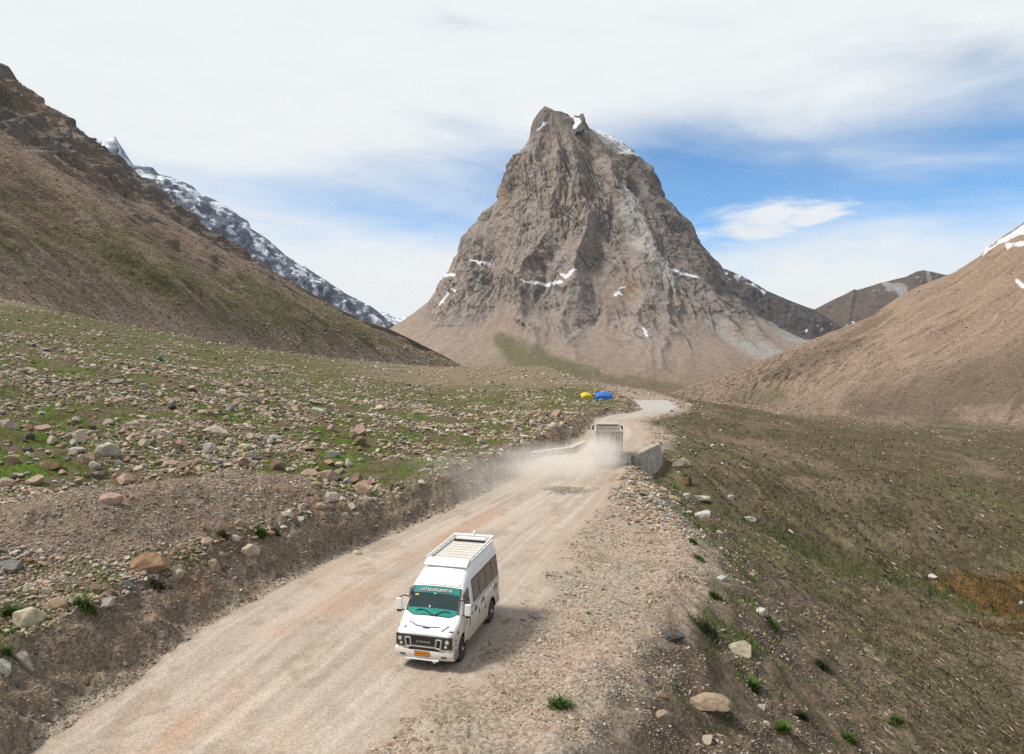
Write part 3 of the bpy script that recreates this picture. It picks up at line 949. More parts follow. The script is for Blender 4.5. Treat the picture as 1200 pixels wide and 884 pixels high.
def build_peak():
    lft = [(637, 126), (632, 131), (624, 141), (621, 151), (620, 161), (613, 173), (606, 178), (598, 182), (589.5, 193), (585, 205), (581, 217), (576.5, 236), (563.5, 251), (552.7, 267), (544, 282), (537.5, 299),
           (529, 317), (518, 330), (507, 349), (492, 362), (475, 375), (457, 387), (430, 396), (395, 407), (340, 422), (270, 440), (160, 470), (60, 500)]
    rgt = [(639, 125.5), (643.7, 127), (652, 132), (666, 134.5), (669, 139), (686, 144), (691, 152), (704, 156), (716, 161), (722, 167), (735, 177), (748, 189), (760, 202), (767, 217), (774, 236), (787, 247), (800, 265), (808, 282), (819, 299),
           (828, 309), (843, 330), (857, 352), (884, 374), (934, 398), (985, 412), (1040, 428), (1130, 447), (1230, 470), (1360, 500)]
    ridge = [(638, 126), (650, 140), (660, 165), (668, 200), (688, 250), (705, 300), (725, 350), (745, 400), (755, 440), (760, 500)]
    front = [(126, 8), (132, 40), (150, 75), (190, 150), (240, 255), (290, 365), (340, 480), (380, 590), (400, 690), (420, 840), (440, 1010), (470, 1270), (500, 1550)]
    vrows = np.concatenate([np.linspace(125.6, 470, int(470 * Q)), np.linspace(471, 500, 20)])
    arr = lambda L: (np.array([q[1] for q in L], float), np.array([q[0] for q in L], float))
    L_, R_, C_ = [np.interp(vrows, *arr(q)) for q in (lft, rgt, ridge)]
    F_ = np.interp(vrows, [q[0] for q in front], [q[1] for q in front])
    kk_ = np.hanning(45); kk_ /= kk_.sum()
    Fs = np.convolve(np.pad(F_, 22, mode='edge'), kk_, mode='valid')
    F_ = lerp(F_, Fs, sstep(vrows, 150, 220) * (1 - sstep(vrows, 455, 470)))
    base = P(np.full_like(vrows, 600.0), vrows, np.full_like(vrows, PEAK_D))
    z = base[:, 2]
    xl, xr, xc = [P(q, vrows, np.full_like(vrows, PEAK_D))[:, 0] for q in (L_, R_, C_)]
    nt = int(760 * Q)
    th = np.linspace(0, math.pi, nt)                 # front, left end to right end
    e = 2 / 1.62
    cosv, sinv = np.cos(th), np.sin(th)
    lx = np.where(cosv > 0, 1, 0) * np.abs(cosv) ** e
    rx = np.where(cosv < 0, 1, 0) * np.abs(cosv) ** e
    X = xc[:, None] + (xl - xc)[:, None] * lx[None] + (xr - xc)[:, None] * rx[None]
    Y = PEAK_D - F_[:, None] * (np.abs(sinv) ** e)[None]
    nb = 60
    tb = np.linspace(math.pi, 2 * math.pi, nb + 2)[1:-1]
    cb, sb = np.cos(tb), np.sin(tb)
    Xb = xc[:, None] + (xl - xc)[:, None] * np.maximum(cb, 0)[None] + (xr - xc)[:, None] * np.maximum(-cb, 0)[None]
    Yb = PEAK_D + 0.55 * F_[:, None] * np.abs(sb)[None]
    X = np.concatenate([X, Xb], 1); Y = np.concatenate([Y, Yb], 1)
    Z = np.broadcast_to(z[:, None], X.shape).copy()
    # keep the outline where the survey has it although the lower slopes stand nearer
    p = np.stack([X, Y, Z], -1)
    n = normals(p)
    ctr = np.stack([X - xc[:, None], Y - PEAK_D, np.zeros_like(X)], -1)
    n = np.where((n * ctr).sum(-1, keepdims=True) < 0, -n, n)
    u0, v0 = proj(p)
    uu = 600 + FPX * X / PEAK_D
    vr = vrows[:, None] + 0 * X
    # lower edge of the rock
    rl = np.interp(uu, [440, 470, 500, 530, 575, 610, 650, 700, 730, 760, 800, 840, 880, 925, 960, 1000], [372, 376, 372, 388, 384, 378, 396, 404, 398, 384, 378, 384, 388, 397, 396, 400])
    f = 1.0
    wn = fbm3(X / 210, Y / 210, Z / 420, 4, 0.55, 6)
    wx = 70 * fbm3(X / 300, Y / 600, Z / 300, 3, 0.5, 70)
    hwid = np.maximum(0.5 * (xr - xl), 60)[:, None]
    G = 0.45 * X + 0.55 * (X - xc[:, None]) / hwid * 620 + wx          # fans out from the summit
    Yb_ = Y / 900
    big = ridge3(G / 190 + 0.5 * fbm3(X / 260, Y / 500, Z / 260, 3, 0.5, 91), Yb_, Z / 900, 2, 0.42, 2) - 0.35
    chute = sstep(-big, 0.16, 0.42) * sstep(vr - rl + 20 * wn, -105, -15)
    rocky = (1 - sstep(vr - rl + 26 * wn - 30 * big, -20, 20)) * (1 - 0.85 * chute)
    mid = ridge3((G + 0.22 * Z) / 62 + 0.3 * wn, Yb_ * 2, Z / 300, 3, 0.5, 5) - 0.35
    sm = ridge3((G + 0.2 * Z) / 22, Y / 120, Z / 75, 3, 0.6, 7) - 0.35
    lay = noise3(X / 300, Y / 300, Z / 22 + X / 160)
    topfade = sstep(vr, 126, 200)
    side = 1 - 0.72 * np.exp(-np.minimum(np.abs(uu - L_[:, None]), np.abs(uu - R_[:, None])) / 9.0)
    iso = ridge3((X + wx) / 60, Y / 60, (Z + 0.35 * X) / 80, 5, 0.62, 44) - 0.35
    w1 = noise3(X / 160, Y / 160, Z / 160) * 0.5
    ck1 = 1 - 2 * np.abs(noise3(G / 46 + w1, Y / 500, Z / 240))
    ck2 = 1 - 2 * np.abs(noise3((X + 0.8 * Z) / 62 + w1 + 9, Y / 300, (Z - 0.5 * X) / 210))
    ck3 = 1 - 2 * np.abs(noise3((X - 0.55 * Z) / 34 + w1 + 3, Y / 200, (Z + 0.5 * X) / 120))
    crack = np.maximum(np.maximum(sstep(ck1, 0.78, 0.96), sstep(ck2, 0.84, 0.97)), 0.8 * sstep(ck3, 0.84, 0.97)) * sstep(fbm3(X / 150, Y / 150, Z / 150, 2, 0.5, 77), -0.25, 0.15)
    d = rocky * ((92 * (0.1 + 0.9 * topfade) * big + (19 * mid + 13 * iso) * (0.25 + 0.75 * topfade)) * side + (8.5 * sm + 0.5 * lay - 7 * crack * sstep(vr, 150, 200)) * (0.25 + 0.75 * topfade))
    fan = ridge3(G / 110, Yb_, Z / 1500, 3, 0.5, 12)
    d = d + (1 - rocky) * (10 * fan * sstep(500 - vr, 0, 60) + 2.5 * fbm3(X / 30, Y / 30, Z / 30, 3))
    p = p + n * d[..., None] * np.array((1, 1, 0.35))
    # colours by rock kind
    n1 = fbm3(X / 130, Y / 130, Z / 330, 4, 0.6, 20)
    n2 = fbm3(X / 40, Y / 40, Z / 60, 4, 0.65, 30)
    n3 = fbm3((X + 0.5 * Z) / 14, Y / 40, Z / 26, 3, 0.65, 40)
    streak = fbm3(G / 34, Y / 400, Z / 340, 4, 0.6, 50)
    c = np.zeros(p.shape, np.float32) + np.array((0.250, 0.208, 0.182), np.float32)
    c = mixcol(c, (0.295, 0.255, 0.225), sstep(streak + 0.5 * n2, 0.05, 0.5) * 0.8)
    c = mixcol(c, (0.268, 0.185, 0.125), sstep(n1 + 0.5 * streak, 0.12, 0.55) * 0.65)
    c = mixcol(c, (0.165, 0.150, 0.140), sstep(-n1 + 0.4 * n2, 0.12, 0.55) * 0.7)
    # greyer right flank and summit, the flank's unlit side put into the colour
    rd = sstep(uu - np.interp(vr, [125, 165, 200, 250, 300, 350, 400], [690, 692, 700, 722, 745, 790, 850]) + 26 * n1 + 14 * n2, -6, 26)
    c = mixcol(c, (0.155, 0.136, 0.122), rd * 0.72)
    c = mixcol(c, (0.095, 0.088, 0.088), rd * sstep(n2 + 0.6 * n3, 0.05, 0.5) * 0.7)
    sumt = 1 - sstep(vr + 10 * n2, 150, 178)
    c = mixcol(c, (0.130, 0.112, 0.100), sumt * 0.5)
    # dark ledges flecked over the face
    fleck = sstep(n3 + 0.15 * lay + 0.6 * n2 + 0.12 * sstep(vr, 280, 340) - 0.15 * streak, 0.30, 0.55)
    c = mixcol(c, (0.088, 0.080, 0.078), fleck * 0.78 * rocky)
    db = stroke(uu + 22 * n1, vr + 14 * n2, [(545, 330), (575, 338), (600, 345), (640, 352), (690, 362)], [14, 16, 12, 10, 8])
    c = mixcol(c, (0.098, 0.094, 0.092), (1 - sstep(db, 0.4, 1.3)) * sstep(n2 + 0.3 * n3, -0.15, 0.4) * 0.8)
    c = mixcol(c, (0.095, 0.085, 0.080), crack * 0.6)
    # smooth pale slab and the pale gully below it
    sl = stroke(uu + 6 * n2, vr + 8 * n2, [(719, 236), (724, 262), (729, 292), (742, 322), (757, 345)], [8, 13, 11, 7, 8])
    c = mixcol(c, (0.335, 0.320, 0.295), (1 - sstep(sl, 0.5, 1.25)) * 0.9)
    sl2 = stroke(uu + 8 * n2, vr + 6 * n2, [(610, 150), (618, 168), (612, 178)], 5)
    c = mixcol(c, (0.27, 0.26, 0.25), (1 - sstep(sl2, 0.6, 1.3)) * 0.7)
    # talus
    t = np.zeros(p.shape, np.float32) + np.array((0.238, 0.182, 0.146), np.float32)
    t = mixcol(t, (0.270, 0.208, 0.165), sstep(fan + n2, 0.0, 0.8) * 0.8)
    t = mixcol(t, (0.170, 0.125, 0.092), sstep(-fan + n2, 0.0, 0.8) * 0.7)
    low = sstep(vr + 8 * n2, 408, 440)
    t = mixcol(t, (0.185, 0.142, 0.095), low * 0.7)
    t = mixcol(t, (0.130, 0.104, 0.066), low * sstep(n2 + 0.4 * n3, 0.05, 0.5) * 0.7)
    gf = np.minimum(stroke(uu + 6 * n2, vr + 4 * n2, [(768, 366), (790, 380), (820, 404), (868, 432)], [4, 8, 12, 15]), stroke(uu + 6 * n2, vr + 4 * n2, [(850, 366), (880, 388), (925, 408), (960, 415)], [5, 12, 14, 10]))
    t = mixcol(t, (0.300, 0.285, 0.260), (1 - sstep(gf, 0.5, 1.35)) * 0.9)
    gk = stroke(uu + 5 * n2, vr + 3 * n2, [(590, 400), (612, 416), (640, 424), (672, 428)], [9, 17, 9, 4])
    t = mixcol(t, (0.112, 0.102, 0.052), (1 - sstep(gk + 0.35 * n2 + 0.25 * n3, 0.5, 1.25)) * 0.88)
    bk = stroke(uu + 8 * n2, vr + 4 * n2, [(632, 434), (700, 438), (760, 446)], [4, 7, 5])
    t = mixcol(t, (0.125, 0.098, 0.064), (1 - sstep(bk, 0.5, 1.4)) * 0.8)
    c = lerp(c, t, (1 - rocky)[..., None])
    # snow lying in couloirs and on ledges
    S = [([(693, 155), (705, 162), (714, 170), (726, 180), (739, 187)], [3, 7, 9, 6, 3]), ([(704, 170), (716, 179)], 2.0), ([(628, 156), (637, 152), (641, 148)], [1.5, 2.5, 1]),
         ([(652, 335), (657, 338), (662, 332), (666, 330)], [2.2, 3.2, 2, 1]), ([(612, 340), (630, 342), (650, 342)], [1, 2.2, 2.5]), ([(700, 356), (706, 352), (711, 347)], [1, 2, 1]),
         ([(752, 324), (768, 332), (784, 337)], [1, 2.2, 1.6]), ([(756, 332), (762, 338)], 1.6), ([(558, 313), (572, 314)], [2, 2.2]), ([(524, 325), (540, 328)], [3, 2.5]),
         ([(530, 348), (524, 356), (522, 361)], [2, 4, 2]), ([(536, 344), (545, 347)], 1.5), ([(722, 391), (723, 398)], 1.6)]
    sd = np.full(X.shape, 9e9, np.float32)
    for pts, w in S:
        sd = np.minimum(sd, stroke(uu + 5 * n2 + 2 * n3, vr + 4 * n2 + 2 * n3, pts, w))
    c = mixcol(c, (0.74, 0.75, 0.78), (1 - sstep(sd * 1.15 + 0.5 * n3 + 0.3 * n2, 0.55, 1.1)) * 0.92)
    nf = nt
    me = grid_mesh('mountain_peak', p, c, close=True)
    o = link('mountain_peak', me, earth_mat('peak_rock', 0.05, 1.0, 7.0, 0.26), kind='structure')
    # the second, smaller horn right of the summit with its snow
    bm = bmesh.new()
    hornp = [(668, 150), (669, 141), (672, 139), (674, 135), (678, 136), (682, 132.6), (684, 134), (686, 142), (688, 150), (692, 160)]
    a = P(np.array([q[0] for q in hornp]), np.array([q[1] for q in hornp]), np.full(len(hornp), PEAK_D - 40))
    rows = []
    nn = len(a)
    for k, (dy, sc_, dz) in enumerate([(-70, 1.1, -95), (-34, 1.0, -30), (0, 1.0, 0), (40, 1.0, -40), (80, 1.0, -110)]):
        rows.append(a + np.array((0, dy, 0)) + np.stack([np.zeros(nn), np.zeros(nn), np.full(nn, dz) * np.linspace(1, 0.9, nn)], -1))
    hp = np.stack(rows, 0)
    ks = np.linspace(0, 1, 60); kk = np.linspace(0, 1, nn); rr_ = np.linspace(0, 4, 50)
    hp2 = np.stack([inter(kk, hp[i], ks) for i in range(5)], 0)
    hp3 = np.stack([np.stack([np.interp(rr_, range(5), hp2[:, j, q]) for q in range(3)], -1) for j in range(len(ks))], 1)
    hx, hy, hz = hp3[..., 0], hp3[..., 1], hp3[..., 2]
    hp3 = hp3 + np.stack([5 * fbm3(hx / 30, hy / 30, hz / 30, 3), 8 * fbm3(hx / 25, hy / 25, hz / 25, 3, 0.5, 9), 2 * fbm3(hx / 12, hy / 12, hz / 12, 2)], -1)
    hu, hv = proj(hp3)
    hc = np.zeros(hp3.shape, np.float32) + np.array((0.125, 0.110, 0.100), np.float32)
    hm = stroke(hu + fbm3(hx / 14, hy / 14, hz / 14, 3) * 2, hv, [(674, 140), (678, 142), (675, 147), (673, 150)], [2.5, 3.2, 2.5, 1.5])
    hc = mixcol(hc, (0.82, 0.83, 0.86), 1 - sstep(hm, 0.8, 1.1))
    bm.free()
    hme = grid_mesh('mountain_horn', hp3, hc)
    h = link('mountain_horn', hme, o.data.materials[0], kind='structure')
    return o


build_ground()
build_road()
build_left_mountain()
build_right_hill()
build_peak()


def snow_left(u, v, vv):
    return 0.03 + 0.30 * sstep(vv, 0.55, 1.0) * (1 - sstep(u, 130, 470) * 0.4) + 0.25 * np.exp(-((u - 125) / 16) ** 2 - ((v - 172) / 12) ** 2) - 0.25 * sstep(0.5 - vv, 0, 0.4)


build_far_ridge('mountain_snow_ridge',
                [(-60, 90), (40, 140), (90, 175), (111, 163), (124, 164), (136, 160), (138, 172), (149, 184), (156, 193.5), (168, 196), (179, 196), (185.5, 204), (204, 208), (226, 218), (235, 227), (251, 234), (267, 243),
                 (290, 259), (294, 268), (312, 279), (335, 300), (357, 313), (380, 327), (407, 345), (434, 359), (461, 379), (480, 392), (520, 410)],
                3900, 120, -60, -800, (0.105, 0.120, 0.152), snow_left, 3, 26)  # blue-grey rock, with the blue of distant haze put into its colour


def dark_col(c, u, v, n1, n2):
    return c


build_far_ridge('mountain_spur',
                [(740, 250), (790, 285), (815, 300), (828, 307), (840, 312), (855, 317), (875, 326), (900, 341), (925, 352), (955, 363), (1000, 392), (1060, 420)],
                3900, 110, -30, -600, (0.085, 0.074, 0.072), lambda u, v, vv: -0.10 + 0.42 * sstep(vv, 0.86, 1.0) * (1 - sstep(u, 870, 930)) + 0.12 * np.exp(-((v - 372) / 14) ** 2), 13, 14)


def right_col(c, u, v, n1, n2):
    g = stroke(u + 7 * n1, v + 7 * n1, [(1040, 335), (1056, 338), (1058, 350), (1048, 362)], [6, 7, 5, 4])
    c = mixcol(c, (0.24, 0.235, 0.225), (1 - sstep(g, 0.5, 1.2)) * 0.9)
    g2 = stroke(u + 4 * n1, v + 4 * n1, [(1087, 320), (1089, 330)], 3)
    return mixcol(c, (0.24, 0.235, 0.225), (1 - sstep(g2, 0.5, 1.2)) * 0.8)


build_far_ridge('mountain_brown_ridge',
                [(880, 400), (915, 382), (940, 370), (955, 362), (975, 352), (990, 345), (1001, 339), (1004, 340), (1030, 332), (1050, 327), (1062, 324), (1074, 318), (1083, 316.5), (1095, 319), (1108, 322), (1150, 318), (1230, 330)],
                4600, 100, -20, -700, (0.095, 0.074, 0.064), lambda u, v, vv: -0.12 + 0.32 * np.exp(-((u - 1092) / 8) ** 2) * sstep(vv, 0.9, 1), 23, 7, colfun=right_col)
build_far_ridge('mountain_snow_peaks',
                [(405, 378), (430, 370), (446, 366), (452, 365.5), (458, 369), (466, 373), (476, 371), (500, 367), (530, 371), (560, 380)],
                11000, 30, 0, -1200, (0.16, 0.17, 0.20), lambda u, v, vv: 0.42 + 0 * u, 33, 20, nu=200, nv=50)
# ---------------------------------------------------------------- stones
_srng = np.random.default_rng(5)


def ico(sub):
    bm = bmesh.new()
    bmesh.ops.create_icosphere(bm, subdivisions=sub, radius=1.0)
    bm.verts.ensure_lookup_table()
    v = np.array([q.co[:] for q in bm.verts])
    f = np.array([[w.index for w in q.verts] for q in bm.faces])
    bm.free()
    return v, f


_ICO = {k: ico(k) for k in (1, 2, 3, 4)}


def rock_verts(rng, sub, cuts=11, rough=0.05):
    v, f = _ICO[sub]
    v = v.copy()
    ax = np.array((1.0, rng.uniform(0.62, 0.95), rng.uniform(0.45, 0.8)))
    nrm = rng.normal(size=(cuts, 3))
    nrm /= np.linalg.norm(nrm, axis=1, keepdims=True)
    dd = rng.uniform(0.48, 0.84, cuts)
    for n, d in zip(nrm, dd):
        ex = np.maximum(v @ n - d, 0)
        v -= ex[:, None] * n
    o = rng.uniform(0, 50)
    v *= (1 + rough * 1.4 * fbm3(v[:, 0] * 1.7 + o, v[:, 1] * 1.7, v[:, 2] * 1.7, 3))[:, None]
    if sub >= 3:
        v *= (1 + 0.035 * noise3(v[:, 0] * 6 + o, v[:, 1] * 6, v[:, 2] * 6))[:, None]
    v *= ax
    v /= np.abs(v[:, :2]).max()
    return v.astype(np.float32), f


PALETTE = {
    'cream': (0.44, 0.375, 0.285), 'pale grey': (0.36, 0.335, 0.29), 'pink': (0.38, 0.265, 0.20), 'tan': (0.315, 0.235, 0.155),
    'rust': (0.29, 0.185, 0.110), 'brown': (0.195, 0.138, 0.098), 'grey': (0.225, 0.215, 0.195), 'dark': (0.095, 0.088, 0.082), 'white': (0.47, 0.445, 0.39), 'bluish': (0.150, 0.165, 0.160), 'slate': (0.095, 0.088, 0.080)}


def stone_mat(name, attr):
    m, N, L, b = new_mat(name)
    b.inputs['Roughness'].default_value = 0.9
    b.inputs['Specular IOR Level'].default_value = 0.2
    if attr:
        src = N.new('ShaderNodeAttribute')
        src.attribute_name = 'Col'
        col = src.outputs['Color']
    else:
        src = N.new('ShaderNodeObjectInfo')
        col = src.outputs['Color']
    tc = N.new('ShaderNodeTexCoord')
    n = N.new('ShaderNodeTexNoise')
    n.inputs['Scale'].default_value = 2.2 if not attr else 7.0
    n.inputs['Detail'].default_value = 8
    n.inputs['Roughness'].default_value = 0.7
    L.new(tc.outputs['Object'], n.inputs['Vector'])
    mr = N.new('ShaderNodeMapRange')
    mr.inputs[1].default_value = 0.3
    mr.inputs[2].default_value = 0.7
    mr.inputs[3].default_value = 0.62
    mr.inputs[4].default_value = 1.25
    L.new(n.outputs[0], mr.inputs[0])
    s = N.new('ShaderNodeVectorMath')
    s.operation = 'SCALE'
    L.new(col, s.inputs[0])
    L.new(mr.outputs[0], s.inputs['Scale'])
    last = s.outputs[0]
    if not attr:
        # lichen and ochre staining in patches
        n2 = N.new('ShaderNodeTexNoise')
        n2.inputs['Scale'].default_value = 1.3
        n2.inputs['Detail'].default_value = 5
        L.new(tc.outputs['Object'], n2.inputs['Vector'])
        mr2 = N.new('ShaderNodeMapRange')
        mr2.interpolation_type = 'SMOOTHSTEP'
        mr2.inputs[1].default_value = 0.54
        mr2.inputs[2].default_value = 0.68
        mr2.inputs[4].default_value = 0.55
        L.new(n2.outputs[0], mr2.inputs[0])
        mx = N.new('ShaderNodeMix')
        mx.data_type = 'RGBA'
        L.new(mr2.outputs[0], mx.inputs[0])
        L.new(last, mx.inputs[6])
        mx.inputs[7].default_value = (0.21, 0.125, 0.068, 1)
        last = mx.outputs[2]
    L.new(last, b.inputs['Base Color'])
    bp = N.new('ShaderNodeBump')
    bp.inputs['Strength'].default_value = 0.6
    bp.inputs['Distance'].default_value = 0.06 if not attr else 0.02
    L.new(n.outputs[0], bp.inputs['Height'])
    L.new(bp.outputs[0], b.inputs['Normal'])
    return m


M_BOULDER = stone_mat('boulder_stone', False)
M_STONES = stone_mat('loose_stone', True)
ROCK_MESHES = []
ROCK_Z = []
for i in range(26):
    v, f = rock_verts(np.random.default_rng(100 + i), 4, cuts=9 + i % 8, rough=0.05)
    me = bpy.data.meshes.new('boulder')
    raw_mesh(me, v, f, smooth=False)
    me.materials.append(M_BOULDER)
    ROCK_MESHES.append(me)
    ROCK_Z.append(float(np.abs(v[:, 2]).max()))
_brng = random.Random(9)
BOULDER_XY = []


def put_boulder(x, y, z, half, colour, flat=0.7, mesh=None, rz=None, tilt=0.15, sink=0.25, stretch=1.0):
    mi = mesh if mesh is not None else _brng.randrange(len(ROCK_MESHES))
    me = ROCK_MESHES[mi]
    o = bpy.data.objects.new('boulder', me)
    COL.objects.link(o)
    hz = half * flat
    zz = ROCK_Z[mi]
    o.scale = (half * stretch, half, hz / max(zz, 0.2))
    o.rotation_euler = (_brng.uniform(-tilt, tilt), _brng.uniform(-tilt, tilt), rz if rz is not None else _brng.uniform(0, 6.28))
    q = 0.55 * half
    z = min(z, float(ground(np.array([x - q, x + q, x, x]), np.array([y, y, y - q, y + q]))[0].min()) + 0.15 * half)
    o.location = (x, y, z + hz * (1 - 2 * sink))
    k = _brng.uniform(0.88, 1.1)
    c = PALETTE[colour]
    o.color = (c[0] * k, c[1] * k * _brng.uniform(0.97, 1.03), c[2] * k * _brng.uniform(0.94, 1.05), 1)
    BOULDER_XY.append((x, y, half))
    return o


